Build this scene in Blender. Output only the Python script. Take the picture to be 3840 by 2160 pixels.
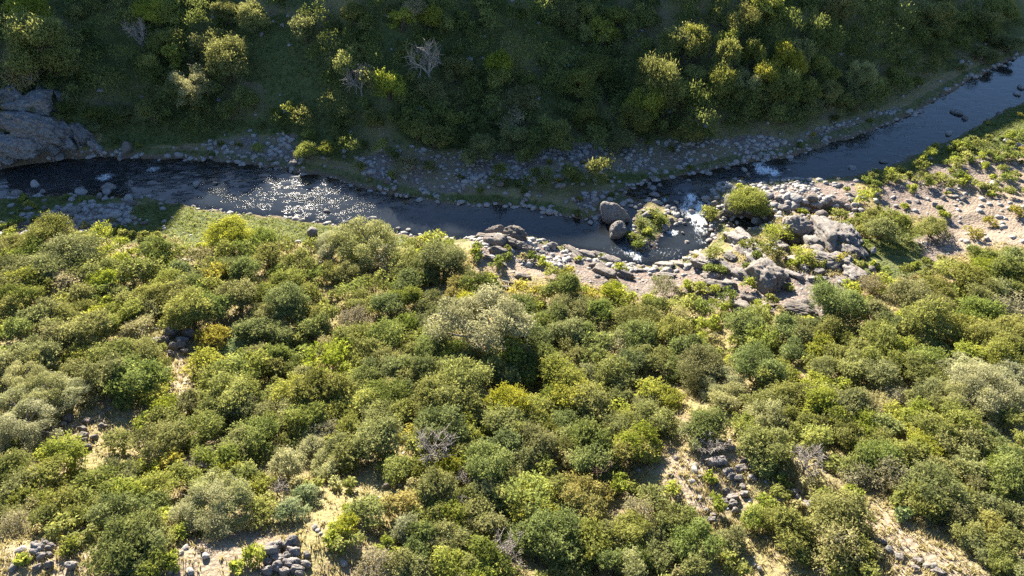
import bpy, math, random, numpy as np
from mathutils import Vector, Matrix

for o in list(bpy.data.objects):
    bpy.data.objects.remove(o, do_unlink=True)
scene = bpy.context.scene
COL = scene.collection

# ------------------------------------------------------------------ camera, sky, sun, exposure
H_CAM, PITCH, HALF = 70.0, math.radians(40), math.radians(35)
cam_d = bpy.data.cameras.new('camera')
cam = bpy.data.objects.new('camera', cam_d); COL.objects.link(cam)
cam.location = (0, 0, H_CAM)
cam.rotation_euler = (math.pi / 2 - PITCH, 0, 0)
cam_d.sensor_width = 36; cam_d.lens = 18 / math.tan(HALF)
cam_d.clip_start = 0.5; cam_d.clip_end = 3000
scene.camera = cam

SUN_EL, SUN_AZ = math.radians(25), math.radians(-18)      # azimuth measured from +Y, negative = towards -X
S = np.array([math.sin(SUN_AZ) * math.cos(SUN_EL), math.cos(SUN_AZ) * math.cos(SUN_EL), math.sin(SUN_EL)])
world = bpy.data.worlds.new('World'); scene.world = world; world.use_nodes = True
wn = world.node_tree
sky = wn.nodes.new('ShaderNodeTexSky'); sky.sky_type = 'NISHITA'; sky.sun_disc = False
sky.sun_elevation = SUN_EL; sky.sun_rotation = SUN_AZ % (2 * math.pi)
sky.altitude = 600; sky.air_density = 1.0; sky.dust_density = 0.15; sky.ozone_density = 4.0
bg = wn.nodes['Background']; bg.inputs['Strength'].default_value = 0.052
wn.links.new(sky.outputs[0], bg.inputs['Color'])
sun_d = bpy.data.lights.new('sun', 'SUN'); sun_d.energy = 5.0; sun_d.angle = math.radians(0.53)
sun_d.color = (1.0, 0.91, 0.76)
sun = bpy.data.objects.new('sun', sun_d); COL.objects.link(sun)
sun.location = (-60, 260, 160)
sun.rotation_euler = Vector(S).to_track_quat('Z', 'Y').to_euler()
vs = scene.view_settings
vs.view_transform = 'Standard'; vs.look = 'None'; vs.gamma = 1; vs.use_curve_mapping = False
vs.exposure = 2.3
scene.render.engine = 'CYCLES'
cy = scene.cycles
cy.max_bounces = 6; cy.diffuse_bounces = 2; cy.glossy_bounces = 2; cy.transmission_bounces = 4; cy.transparent_max_bounces = 8
cy.caustics_reflective = False; cy.caustics_refractive = False
cy.sample_clamp_direct = 3.0; cy.sample_clamp_indirect = 4
cy.use_denoising = False

# ------------------------------------------------------------------ numpy helpers
def hsh(ix, iy, iz, seed):
    n = (ix.astype(np.int64) * 374761393 + iy.astype(np.int64) * 668265263 + iz.astype(np.int64) * 2147483647 + seed * 974711) & 0xFFFFFFFF
    n = ((n ^ (n >> 13)) * 1274126177) & 0xFFFFFFFF
    n = ((n ^ (n >> 16)) * 2246822519) & 0xFFFFFFFF
    n = n ^ (n >> 15)
    return (n & 0xFFFFFF) / float(0xFFFFFF)

def vn3(x, y, z, seed=0):
    x = np.asarray(x, float); y = np.asarray(y, float); z = np.asarray(z, float) + 0 * x
    fx, fy, fz = np.floor(x), np.floor(y), np.floor(z)
    tx, ty, tz = x - fx, y - fy, z - fz
    tx = tx * tx * (3 - 2 * tx); ty = ty * ty * (3 - 2 * ty); tz = tz * tz * (3 - 2 * tz)
    r = 0
    for dx in (0, 1):
        for dy in (0, 1):
            for dz in (0, 1):
                w = (tx if dx else 1 - tx) * (ty if dy else 1 - ty) * (tz if dz else 1 - tz)
                r = r + w * hsh(fx + dx, fy + dy, fz + dz, seed)
    return r * 2 - 1

def vn2(x, y, seed=0):
    x = np.asarray(x, float); y = np.asarray(y, float)
    fx, fy = np.floor(x), np.floor(y)
    tx, ty = x - fx, y - fy
    tx = tx * tx * (3 - 2 * tx); ty = ty * ty * (3 - 2 * ty)
    z0 = np.zeros_like(fx)
    a = hsh(fx, fy, z0, seed); b = hsh(fx + 1, fy, z0, seed); c = hsh(fx, fy + 1, z0, seed); d = hsh(fx + 1, fy + 1, z0, seed)
    return ((a * (1 - tx) + b * tx) * (1 - ty) + (c * (1 - tx) + d * tx) * ty) * 2 - 1

def fbm2(x, y, oct=4, seed=0):
    r = 0; a = 1; t = 0
    for k in range(oct):
        r = r + a * vn2(x * 2 ** k + 17.3 * k, y * 2 ** k - 9.1 * k, seed + k); t += a; a *= .5
    return r / t

def fbm3(p, oct=3, seed=0):
    r = 0; a = 1; t = 0
    for k in range(oct):
        r = r + a * vn3(p[:, 0] * 2 ** k, p[:, 1] * 2 ** k, p[:, 2] * 2 ** k, seed + k); t += a; a *= .5
    return r / t

def sstep(a, b, x):
    t = np.clip((x - a) / (b - a), 0, 1); return t * t * (3 - 2 * t)

TAN = math.tan(HALF)
CP, SP = math.cos(PITCH), math.sin(PITCH)
def rays(px, py):                       # photograph pixels (3840 x 2160) -> directions
    u = (np.asarray(px, float) / 1920 - 1) * TAN
    v = (1 - np.asarray(py, float) / 1080) * TAN * 9 / 16
    d = np.stack([u, CP + v * SP, -SP + v * CP], -1)
    return d
def to_plane(px, py, z=0.0):
    d = rays(px, py); t = (z - H_CAM) / d[..., 2]
    return d[..., 0] * t, d[..., 1] * t
def project(p):                         # world -> photograph pixels
    x, y, z = p[0], p[1], p[2] - H_CAM
    f = y * CP - z * SP; up = y * SP + z * CP
    return (x / f / TAN + 1) * 1920, (1 - up / f / (TAN * 9 / 16)) * 1080, f
K = 3840 / 2576.0
TILES = {'A': (0, 0, .4969), 'B': (1280, 0, .4969), 'C': (2560, 0, .4969), 'D': (0, 720, .4969), 'E': (1280, 720, .4969),
         'F': (2560, 720, .4969), 'G': (0, 1440, .4969), 'H': (1280, 1440, .4969), 'I': (2560, 1440, .4969),
         'P': (1400, 540, .2484), 'Q': (2040, 640, .2484), 'R': (2600, 720, .2795), 'Q2': (2040, 640, .2484), 'L': (0, 280, .2484), 'W': (0, 0, K)}

# ------------------------------------------------------------------ river plan
def level(x, y):
    return 0.9 * sstep(24, 36, x) + 0.9 * sstep(40, 52, x)
def poly_world(pts):
    a = np.array(pts, float) * K
    x, y = to_plane(a[:, 0], a[:, 1], 0.0)
    for _ in range(2):
        x, y = to_plane(a[:, 0], a[:, 1], level(x, y))
    return np.stack([x, y], -1)

NEAR = [(-420, 545), (-150, 520), (0, 500), (100, 495), (200, 492), (280, 500), (370, 495), (420, 507), (500, 527), (600, 541), (720, 549), (800, 562), (870, 576),
        (950, 583), (1050, 596), (1150, 606), (1230, 600), (1330, 612), (1420, 626), (1480, 642), (1540, 655), (1600, 674), (1680, 670), (1740, 648), (1785, 625),
        (1800, 590), (1790, 545), (1785, 505), (1805, 470), (1850, 455), (1900, 470), (1960, 456), (2050, 452), (2150, 440), (2250, 415), (2330, 375),
        (2420, 340), (2480, 300), (2530, 275), (2576, 258), (2750, 165), (3000, 20)]
FAR = [(-420, 430), (-200, 440), (0, 425), (60, 410), (160, 400), (250, 392), (330, 395), (440, 400), (530, 402), (620, 412), (690, 424), (760, 432), (830, 447), (900, 465),
       (990, 486), (1092, 506), (1145, 513), (1240, 514), (1325, 521), (1400, 538), (1475, 556), (1500, 548), (1540, 520), (1590, 508), (1570, 492), (1580, 476), (1640, 455), (1700, 445),
       (1780, 430), (1850, 414), (1900, 405), (2000, 390), (2100, 355), (2200, 325), (2300, 285), (2380, 235), (2450, 195), (2576, 135), (2750, 50), (3000, -60)]
nearw, farw = poly_world(NEAR), poly_world(FAR)
RIV = np.concatenate([nearw, farw[::-1]])
def blob(cx, cy, rx, ry, n=14, rot=0):
    return [(cx + rx * math.cos(a) * math.cos(rot) - ry * math.sin(a) * math.sin(rot), cy + rx * math.cos(a) * math.sin(rot) + ry * math.sin(a) * math.cos(rot))
            for a in np.linspace(0, 2 * math.pi, n, endpoint=False)]
POOLS = [poly_world(blob(1870, 565, 62, 20, rot=.15)), poly_world(blob(2060, 548, 75, 17)), poly_world(blob(1985, 632, 46, 18, rot=-.35))]
ISLE = poly_world([(1588, 560), (1600, 528), (1622, 506), (1650, 500), (1668, 520), (1700, 530), (1706, 556), (1684, 580), (1662, 590), (1648, 616), (1622, 612), (1606, 592)])

def seg_dist(P, poly, closed):
    best = np.full(len(P), 1e9)
    n = len(poly)
    for i in range(n if closed else n - 1):
        a, b = poly[i], poly[(i + 1) % n]
        ab = b - a; L2 = ab @ ab + 1e-9
        t = np.clip(((P - a) @ ab) / L2, 0, 1)
        best = np.minimum(best, np.hypot(P[:, 0] - a[0] - t * ab[0], P[:, 1] - a[1] - t * ab[1]))
    return best
def inside(P, poly):
    c = np.zeros(len(P), bool); n = len(poly)
    for i in range(n):
        a, b = poly[i], poly[(i + 1) % n]
        if a[1] == b[1]: continue
        cond = (a[1] > P[:, 1]) != (b[1] > P[:, 1])
        xi = (b[0] - a[0]) * (P[:, 1] - a[1]) / (b[1] - a[1]) + a[0]
        c ^= cond & (P[:, 0] < xi)
    return c
def sdf(P, poly):
    d = seg_dist(P, poly, True); return np.where(inside(P, poly), -d, d)

# ------------------------------------------------------------------ terrain
def axis(lo, hi, step, outer, n):
    core = np.arange(lo, hi + 1e-6, step)
    g = step * 1.32 ** np.arange(1, n)
    a = core[0] - np.cumsum(g); a = a[a > outer[0]][::-1]
    b = core[-1] + np.cumsum(g); b = b[b < outer[1]]
    return np.concatenate([[outer[0]], a, core, b, [outer[1]]])
GX = axis(-120, 126, .6, (-1200, 1200), 24)
GY = np.concatenate([axis(24, 182, .55, (-900, 1600), 26)]); GY = np.unique(np.concatenate([GY[GY < 182.1], np.arange(184, 262, 2.5), GY[GY > 263]]))
XX, YY = np.meshgrid(GX, GY)
PP = np.stack([XX.ravel(), YY.ravel()], -1)
dn = seg_dist(PP, nearw, False); df = seg_dist(PP, farw, False)
wob = fbm2(PP[:, 0] / 2.2, PP[:, 1] / 2.2, 3, 5) * .9
sd = sdf(PP, RIV)
near_side = (dn < df)
isl = sdf(PP, ISLE) + fbm2(PP[:, 0] / 1.6, PP[:, 1] / 1.6, 3, 15) * 1.0
sd_r = np.maximum(sd, -isl) + wob
pools = np.min([sdf(PP, q) for q in POOLS], 0) + wob * .5
x, y = PP[:, 0], PP[:, 1]
lv = level(x, y)
s = np.maximum(sd, 0)
def softramp(s, s0, k=4.0):
    return k * np.log1p(np.exp(np.clip((s - s0) / k, -30, 30)))
s0n = 9 - 6 * sstep(-30, 2, x) + 15 * sstep(46, 74, x)
hn = .12 + .07 * np.minimum(s, 8) + .235 * softramp(s, s0n) * (1 - .25 * sstep(40, 80, x))
s0f = 6 + 15 * sstep(-25, -6, x) - 14 * sstep(18, 44, x)
qc = x * math.cos(SUN_AZ) - y * math.sin(SUN_AZ)          # across the sun's direction
q0_, q1_ = [float(v[0] * math.cos(SUN_AZ) - v[1] * math.sin(SUN_AZ)) for v in poly_world([(520, 540), (980, 560)])]
gully = sstep(q0_ - 5, q0_ + 3, qc) * sstep(q1_ + 5, q1_ - 3, qc)
hf = .12 + .10 * np.minimum(s, 22) + (.60 - .15 * gully) * softramp(s, s0f + 1.5)
side = sstep(-3, 3, df - dn)          # 1 on the near side
hland = np.where(near_side, hn, hf)
rough = fbm2(x / 30, y / 30, 3, 11) * 1.9 * sstep(4, 22, s) + fbm2(x / 6, y / 6, 3, 21) * .55 * sstep(1, 9, s) + fbm2(x / 1.3, y / 1.3, 2, 31) * .16 * sstep(0.3, 3, s)
hland = hland + rough
def bil(G, px, py):
    i = np.clip(np.searchsorted(GX, px) - 1, 0, len(GX) - 2); j = np.clip(np.searchsorted(GY, py) - 1, 0, len(GY) - 2)
    tx = (px - GX[i]) / (GX[i + 1] - GX[i]); ty = (py - GY[j]) / (GY[j + 1] - GY[j])
    return (G[j, i] * (1 - tx) + G[j, i + 1] * tx) * (1 - ty) + (G[j + 1, i] * (1 - tx) + G[j + 1, i + 1] * tx) * ty
def ground(px, py):
    return bil(HG, np.asarray(px, float), np.asarray(py, float))
def hit(px, py, lift=0.0):              # where the ray through a photo pixel meets the ground raised by lift
    d = rays(np.atleast_1d(px), np.atleast_1d(py)); d = d / np.linalg.norm(d, axis=1)[:, None]
    lift = np.broadcast_to(np.asarray(lift, float), (len(d),))
    T = np.arange(35, 330, .5)
    X = d[:, 0:1] * T; Y = d[:, 1:2] * T; Z = H_CAM + d[:, 2:3] * T
    g = Z - ground(X, Y) - lift[:, None]
    k = np.argmax(g < 0, axis=1); k = np.where((g < 0).any(1), np.maximum(k, 1), len(T) - 1)
    r = np.arange(len(d)); g0, g1 = g[r, k - 1], g[r, k]
    t = T[k - 1] + .5 * np.clip(g0 / (g0 - g1 + 1e-9), 0, 1)
    return d[:, 0] * t, d[:, 1] * t, t

HG = (lv + hland).reshape(XX.shape)
def poly_ground(pts):
    a = np.array(pts, float) * K
    X, Y, _ = hit(a[:, 0], a[:, 1]); return np.stack([X, Y], -1)
# rocky spur at the lower right and smaller swells
def ridge(pts, hgt, wid):
    w = poly_ground(pts); d = seg_dist(PP, w, False)
    return hgt * np.exp(-(d / wid) ** 2)
hland = hland + ridge([(1700, 1180), (1860, 1130), (2050, 1230), (2250, 1330), (2430, 1470), (2600, 1600)], 1.1, 6.5)
hland = hland + ridge([(1210, 640), (1300, 620)], 1.5, 5.0) + ridge([(60, 1430), (420, 1450), (760, 1420)], 1.6, 6.0)
hland = hland + ridge([(-100, 330), (60, 290), (150, 300)], 5.0, 9.0) + ridge([(1800, 660), (2000, 690), (2110, 640)], 1.0, 5.0)
h = lv + hland
bed = lv - .06 - .55 * (1 - np.exp(np.minimum(sd_r, 0) / 1.6)) + fbm2(x / 1.1, y / 1.1, 3, 41) * .16
wetmix = sstep(.5, -.5, sd_r)
h = np.where(sd_r < .5, h * (1 - wetmix) + bed * wetmix, h)
h = np.where((isl < 0), lv + .15 + .5 * sstep(0, 4, -isl) + fbm2(x / 1.5, y / 1.5, 3, 9) * .25, h)
pm = sstep(.8, -.6, pools)
h = h * (1 - pm) + (lv - .35) * pm
HG = h.reshape(XX.shape)

# the crest of the far hill, out of sight above the frame: it throws the shade that ends along the near bank
EDGE = np.array([(-500, 560), (-250, 560), (0, 562), (200, 566), (330, 580), (372, 578), (405, 570), (440, 560), (452, 400), (540, 350), (640, 335), (720, 335), (780, 350), (850, 400), (960, 440),
        (1020, 500), (1070, 540), (1110, 520), (1200, 560), (1300, 565), (1400, 575), (1480, 565), (1560, 500), (1620, 490), (1700, 500), (1770, 520), (1830, 455), (1900, 415), (2000, 425), (2080, 425), (2150, 405),
        (2250, 418), (2350, 385), (2420, 345), (2480, 312), (2576, 275), (2800, 180), (3100, 60)], float) * K
ex, ey, _ = hit(np.clip(EDGE[:, 0], -1200, 5200), EDGE[:, 1])
ez = ground(ex, ey)
YC = 228.0
tt = (YC - ey) / S[1]
cx_, cz_ = ex + S[0] * tt, ez + S[2] * tt
od = np.argsort(cx_); cx_, cz_ = cx_[od], cz_[od]
cz = np.interp(x, cx_, cz_)
cz = cz + np.where((x < cx_[0]), 0, 0)
blend = sstep(176, YC, y)
tq = (YC - y) / S[1]
graze = np.interp(x + S[0] * tq, cx_, cz_) - S[2] * tq       # the hillside stays just under the sun's ray that grazes the crest
hcap = np.where((y > 140) & (y < YC) & (dn > df), np.minimum(h, graze - 1.2), h)
blend = sstep(205, YC, y)
hfar = np.where(y > 176, hcap * (1 - blend) + cz * blend, hcap)
hfar = np.where(y > YC, cz + 3.0 * sstep(YC, YC + 4, y) * 0 - .12 * (y - YC) + 6 * fbm2(x / 80, y / 80, 3, 77) * sstep(YC, YC + 80, y), hfar)
plain = lv + 14 + 10 * fbm2(x / 120, y / 120, 3, 87)
back = sstep(10, -60, y)
hfar = np.where(y < 20, hfar * (1 - back) + np.minimum(hfar, 16 + 6 * fbm2(x / 90, y / 90, 3, 88)) * back, hfar)
h = hfar
HG = h.reshape(XX.shape)

# cover weights
def in_px(polys):
    m = np.zeros(len(PP))
    for p in polys:
        w = poly_ground(p); q = sdf(PP, w)
        m = np.maximum(m, sstep(1.2, -1.2, q + wob * 1.3))
    return m
GRASS = [[(330, 520), (420, 505), (520, 525), (720, 548), (880, 575), (1060, 595), (1160, 610), (1050, 625), (900, 620), (760, 612), (640, 612), (480, 622), (330, 615), (240, 590), (300, 560)],
         [(2130, 640), (2250, 590), (2330, 560), (2400, 600), (2370, 650), (2330, 690), (2220, 700), (2150, 690)],
         [(1330, 620), (1430, 630), (1470, 655), (1400, 665), (1320, 645)],
         [(2160, 450), (2300, 405), (2420, 340), (2480, 300), (2576, 260), (2650, 260), (2620, 350), (2500, 390), (2420, 420), (2340, 440), (2220, 480)],
         [(800, 300), (610, 200), (560, 60), (720, 30), (850, 200), (860, 300), (900, 420), (740, 330), (500, 360), (250, 380), (250, 300), (430, 280), (600, 300)],
         [(860, 440), (990, 470), (1090, 490), (1250, 495), (1400, 515), (1480, 550), (1325, 525), (1240, 518), (1145, 517), (1092, 510), (990, 490), (830, 450)],
         [(1000, 320), (1200, 310), (1400, 330), (1700, 350), (1700, 380), (1400, 390), (1100, 370)],
         [(1230, 430), (1400, 420), (1600, 420), (1780, 420), (1700, 445), (1600, 465), (1440, 460), (1300, 470)],
         [(0, 500), (250, 490), (330, 520), (240, 580), (100, 585), (0, 580)], [(1590, 540), (1660, 520), (1690, 560), (1640, 610), (1590, 600)]]
GRAVEL = [[(500, 360), (620, 330), (740, 340), (760, 420), (620, 412), (530, 400)], [(960, 480), (900, 400), (1000, 370), (1300, 380), (1330, 440), (1200, 460), (1100, 490)],
          [(1250, 400), (1500, 350), (1800, 350), (2000, 340), (2180, 285), (2280, 270), (2250, 310), (2100, 355), (1950, 395), (1780, 425), (1560, 440), (1350, 470)],
          [(1430, 500), (1600, 450), (1590, 510), (1500, 545)],
          [(2200, 470), (2300, 430), (2420, 400), (2540, 370), (2700, 340), (2700, 640), (2520, 610), (2330, 660), (2300, 600), (2400, 560), (2240, 540)],
          [(0, 560), (150, 520), (330, 500), (340, 560), (200, 590), (0, 590)],
          [(1790, 460), (2150, 450), (2170, 560), (1900, 560), (1790, 540)],
          [(1180, 600), (1300, 590), (1480, 640), (1700, 660), (2000, 680), (2150, 700), (2100, 800), (1700, 760), (1500, 720), (1200, 660)]]
SAND = [[(2350, 640), (2420, 560), (2300, 530), (2450, 440), (2576, 380), (2700, 360), (2700, 640), (2540, 610)], [(1650, 1160), (1800, 1110), (1900, 1160), (1880, 1300), (1740, 1290)], [(2150, 1280), (2230, 1270), (2400, 1400), (2500, 1470), (2280, 1470)],
        [(-20, 1390), (280, 1390), (300, 1470), (-20, 1470)], [(440, 1330), (640, 1310), (700, 1400), (640, 1470), (420, 1470)], [(410, 870), (490, 880), (480, 1010), (420, 1010)], [(1200, 640), (1380, 650), (1380, 700), (1200, 700)]]
wg = np.clip(in_px(GRASS), 0, 1)
wgr_raw = in_px(GRAVEL)
wgr = wgr_raw * np.where(near_side, 1, .5 + .5 * sstep(-.2, .1, fbm2(x / 6.5, y / 5, 3, 57)))
far_slope = (~near_side) & (s > 4)
wg = wg * np.where(~near_side & (wgr_raw > .5), .72, 1)
wg = np.maximum(wg, np.where(far_slope, .55 + .4 * fbm2(x / 9, y / 9, 3, 51), 0)) * (1 - .75 * wgr)
wg = np.maximum(wg, np.where((s > 0) & (s < 2.2), .55, 0)) * (sd_r > -.1)
wg = np.maximum(wg, np.where(near_side & (s > 6), .16 + .35 * fbm2(x / 7, y / 7, 3, 61), 0))
wg = np.clip(wg, 0, 1)
wgr = np.maximum(wgr, np.where((sd_r < .6) | (pools < .5), 1, 0))
DW = sd_r; WET = np.clip(sstep(.9, .0, np.minimum(sd_r, pools)), 0, 1)

def grid_mesh(name, gx, gy, Z, mat, attrs={}, keep=None):
    ny, nx = len(gy), len(gx)
    X, Y = np.meshgrid(gx, gy)
    co = np.stack([X.ravel(), Y.ravel(), Z.ravel()], -1)
    ii = np.arange(ny * nx).reshape(ny, nx)
    q = np.stack([ii[:-1, :-1], ii[:-1, 1:], ii[1:, 1:], ii[1:, :-1]], -1).reshape(-1, 4)
    if keep is not None:
        q = q[keep.reshape(-1)[q].any(1)]
        used = np.unique(q); mp = np.full(len(co), -1); mp[used] = np.arange(len(used))
        q = mp[q]; co = co[used]; attrs = {k: v.ravel()[used] for k, v in attrs.items()}
    me = make_mesh(name, co, q, smooth=True)
    for k, v in attrs.items():
        a = me.attributes.new(k, 'FLOAT', 'POINT'); a.data.foreach_set('value', np.ascontiguousarray(v.ravel(), dtype=np.float32))
    me.materials.append(mat)
    o = bpy.data.objects.new(name, me); COL.objects.link(o)
    return o
def make_mesh(name, co, faces, smooth=False):
    """faces: (N,3) or (N,4) int array"""
    me = bpy.data.meshes.new(name)
    co = np.ascontiguousarray(co, dtype=np.float32); faces = np.ascontiguousarray(faces, dtype=np.int32)
    n, k = faces.shape
    me.vertices.add(len(co)); me.vertices.foreach_set('co', co.ravel())
    me.loops.add(n * k); me.loops.foreach_set('vertex_index', faces.ravel())
    me.polygons.add(n); me.polygons.foreach_set('loop_start', np.arange(0, n * k, k, dtype=np.int32))
    if smooth: me.polygons.foreach_set('use_smooth', np.ones(n, bool))
    me.update(calc_edges=True)
    return me

# ------------------------------------------------------------------ materials
class NT:
    def __init__(s, name):
        s.m = bpy.data.materials.new(name); s.m.use_nodes = True; s.t = s.m.node_tree; s.t.nodes.clear()
        s.out = s.t.nodes.new('ShaderNodeOutputMaterial')
    def n(s, kind, **kw):
        nd = s.t.nodes.new('ShaderNode' + kind)
        for k, v in kw.items():
            if k.startswith('_'): setattr(nd, k[1:], v)
        for k, v in kw.items():
            if k.startswith('_'): continue
            key = k.replace('__', ' ')
            sock = nd.inputs[int(key[1:])] if key[0] == 'i' and key[1:].isdigit() else nd.inputs[key]
            if hasattr(v, 'is_linked') or hasattr(v, 'links'): s.t.links.new(v, sock)
            else: sock.default_value = v
        return nd
    def noise(s, vec, scale, detail=4, rough=.55):
        return s.n('TexNoise', Vector=vec, Scale=scale, Detail=detail, Roughness=rough).outputs['Fac']
    def ramp(s, fac, stops):
        r = s.n('ValToRGB', Fac=fac); cr = r.color_ramp
        while len(cr.elements) < len(stops): cr.elements.new(.5)
        for e, (p, c) in zip(cr.elements, stops):
            e.position = p; e.color = (c[0], c[1], c[2], 1) if not isinstance(c, (int, float)) else (c, c, c, 1)
        return r.outputs['Color']
    def mix(s, f, a, b, mode='MIX'):
        m = s.n('Mix', _data_type='RGBA', _blend_type=mode)
        for v, k in ((f, 0), (a, 6), (b, 7)):
            if hasattr(v, 'links'): s.t.links.new(v, m.inputs[k])
            else: m.inputs[k].default_value = v if k == 0 else (*v, 1)
        return m.outputs[2]
    def math(s, op, a, b=0.0, c=None):
        m = s.n('Math', _operation=op)
        for i, v in enumerate((a, b) if c is None else (a, b, c)):
            if hasattr(v, 'links'): s.t.links.new(v, m.inputs[i])
            else: m.inputs[i].default_value = v
        return m.outputs[0]
    def link(s, a, b): s.t.links.new(a, b)

def attr(t, name): return t.n('Attribute', _attribute_name=name).outputs['Fac']

def ground_mat():
    t = NT('ground_cover'); pos = t.n('NewGeometry').outputs['Position']
    n1 = t.noise(pos, .12, 5); n2 = t.noise(pos, .9, 5, .65); n3 = t.noise(pos, 4.5, 4, .7)
    soil = t.ramp(n2, [(.30, (.12, .088, .055)), (.5, (.215, .162, .105)), (.68, (.30, .24, .165))])
    dry = t.ramp(n3, [(.3, (.145, .125, .055)), (.65, (.29, .25, .12))])
    base = t.mix(t.ramp(t.noise(pos, .35, 5, .6), [(.36, 0), (.52, 1)]), soil, dry)
    vor = t.n('TexVoronoi', Vector=pos, Scale=2.6, Randomness=1.0)
    peb = t.ramp(vor.outputs['Color'], [(.2, (.115, .105, .095)), (.55, (.21, .187, .17)), (.9, (.32, .29, .27))])
    peb = t.mix(t.ramp(vor.outputs['Distance'], [(.25, 0), (.55, .75)]), peb, (.12, .10, .085))
    pink = t.mix(t.ramp(n1, [(.4, 0), (.65, .8)]), peb, (.27, .198, .165))
    gv = t.mix(.35, peb, pink)
    gv = t.mix(t.ramp(n2, [(.45, 0), (.6, .55)]), gv, (.27, .195, .155))
    grass = t.ramp(n3, [(.25, (.040, .052, .018)), (.5, (.088, .108, .036)), (.75, (.19, .20, .075))])
    grass = t.mix(t.ramp(n2, [(.45, 0), (.75, .6)]), grass, (.20, .19, .075))
    jit = t.math('MULTIPLY', t.math('SUBTRACT', n3, .5), .9)
    c = t.mix(t.ramp(t.math('ADD', attr(t, 'gravel'), jit), [(.35, 0), (.65, 1)]), base, gv)
    c = t.mix(t.math('MULTIPLY', attr(t, 'sand'), .85), c, t.ramp(n3, [(.3, (.19, .135, .105)), (.55, (.295, .24, .18)), (.75, (.37, .315, .25))]))
    c = t.mix(t.ramp(t.math('ADD', attr(t, 'grass'), jit), [(.38, 0), (.62, 1)]), c, grass)
    wet = attr(t, 'wet')
    bedc = t.ramp(n3, [(.3, (.07, .05, .033)), (.55, (.17, .125, .08)), (.78, (.30, .25, .19))])
    c = t.mix(wet, c, bedc)
    bmp = t.n('Bump', Strength=.7, Distance=.25, Height=t.math('ADD', n3, t.math('MULTIPLY', vor.outputs['Distance'], -.8)))
    p = t.n('BsdfPrincipled', Base__Color=c, Roughness=.95, Normal=bmp.outputs[0])
    p.inputs['Specular IOR Level'].default_value = .15
    t.link(p.outputs[0], t.out.inputs[0]); return t.m

def water_mat():
    t = NT('river_water'); pos = t.n('NewGeometry').outputs['Position']
    mp = t.n('Mapping', Vector=pos); mp.inputs['Scale'].default_value = (.8, 1.5, 1)
    turb = attr(t, 'turb')
    a = t.noise(mp.outputs[0], 1.0, 3, .6); b = t.noise(mp.outputs[0], 3.2, 3, .6); cc = t.noise(mp.outputs[0], .42, 4, .6)
    hgt = t.math('ADD', t.math('MULTIPLY', a, 1.0), t.math('MULTIPLY', b, .2))
    st = t.math('MULTIPLY', t.ramp(cc, [(.47, .03), (.56, 1.0)]), t.math('ADD', .05, turb))
    bmp = t.n('Bump', Distance=.28, Height=hgt); t.link(st, bmp.inputs['Strength'])
    fr = t.n('Fresnel', IOR=1.33); t.link(bmp.outputs[0], fr.inputs['Normal'])
    gl = t.n('BsdfGlossy', Roughness=.035, Normal=bmp.outputs[0]); gl.inputs['Color'].default_value = (1, 1, 1, 1)
    tr = t.n('BsdfTransparent'); tr.inputs['Color'].default_value = (.80, .76, .66, 1)
    sub = t.n('BsdfDiffuse'); sub.inputs['Color'].default_value = (.030, .036, .042, 1)
    m0 = t.n('MixShader', i1=tr.outputs[0], i2=sub.outputs[0]); t.link(t.math('ADD', .08, t.math('MULTIPLY', attr(t, 'depth'), .5)), m0.inputs[0])
    m1 = t.n('MixShader', i0=fr.outputs[0], i1=m0.outputs[0], i2=gl.outputs[0])
    mp2 = t.n('Mapping', Vector=pos); mp2.inputs['Scale'].default_value = (1.2, .55, 1)
    fn = t.noise(mp2.outputs[0], 2.6, 7, .78)
    fo = t.ramp(t.math('ADD', t.math('MULTIPLY', attr(t, 'foam_glint'), .42), t.math('MULTIPLY', fn, .85)), [(.72, 0), (.90, 1)])
    dif = t.n('BsdfDiffuse'); dif.inputs['Color'].default_value = (.78, .82, .84, 1)
    m2 = t.n('MixShader', i0=fo, i1=m1.outputs[0], i2=dif.outputs[0])
    t.link(m2.outputs[0], t.out.inputs[0]); return t.m

def rock_mat(name, c0, c1, c2, lichen=.5, warm=(.30, .19, .12)):
    t = NT(name); pos = t.n('NewGeometry').outputs['Position']; rnd = t.n('ObjectInfo').outputs['Random']
    n1 = t.noise(pos, .55, 4, .6); n2 = t.noise(pos, 2.4, 6, .68); n3 = t.noise(pos, 9, 4, .7)
    c = t.ramp(n2, [(.28, c0), (.5, c1), (.72, c2)])
    c = t.mix(t.ramp(n1, [(.5, 0), (.72, .6)]), c, warm)
    c = t.mix(t.ramp(n3, [(.54, 0), (.66, lichen)]), c, (.075, .07, .065))
    hs = t.n('HueSaturation', Color=c, Saturation=.95); t.link(t.math('ADD', .78, t.math('MULTIPLY', rnd, .45)), hs.inputs['Value'])
    wv = t.n('TexVoronoi', Vector=pos, Scale=1.15, _feature='DISTANCE_TO_EDGE')
    crack = t.ramp(wv.outputs['Distance'], [(0, 0), (.06, 1)])
    bmp = t.n('Bump', Strength=.85, Distance=.22, Height=t.math('ADD', t.math('ADD', n2, t.math('MULTIPLY', n3, .35)), t.math('MULTIPLY', crack, .04)))
    p = t.n('BsdfPrincipled', Base__Color=hs.outputs[0], Roughness=.86, Normal=bmp.outputs[0])
    p.inputs['Specular IOR Level'].default_value = .25
    t.link(p.outputs[0], t.out.inputs[0]); return t.m

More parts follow.
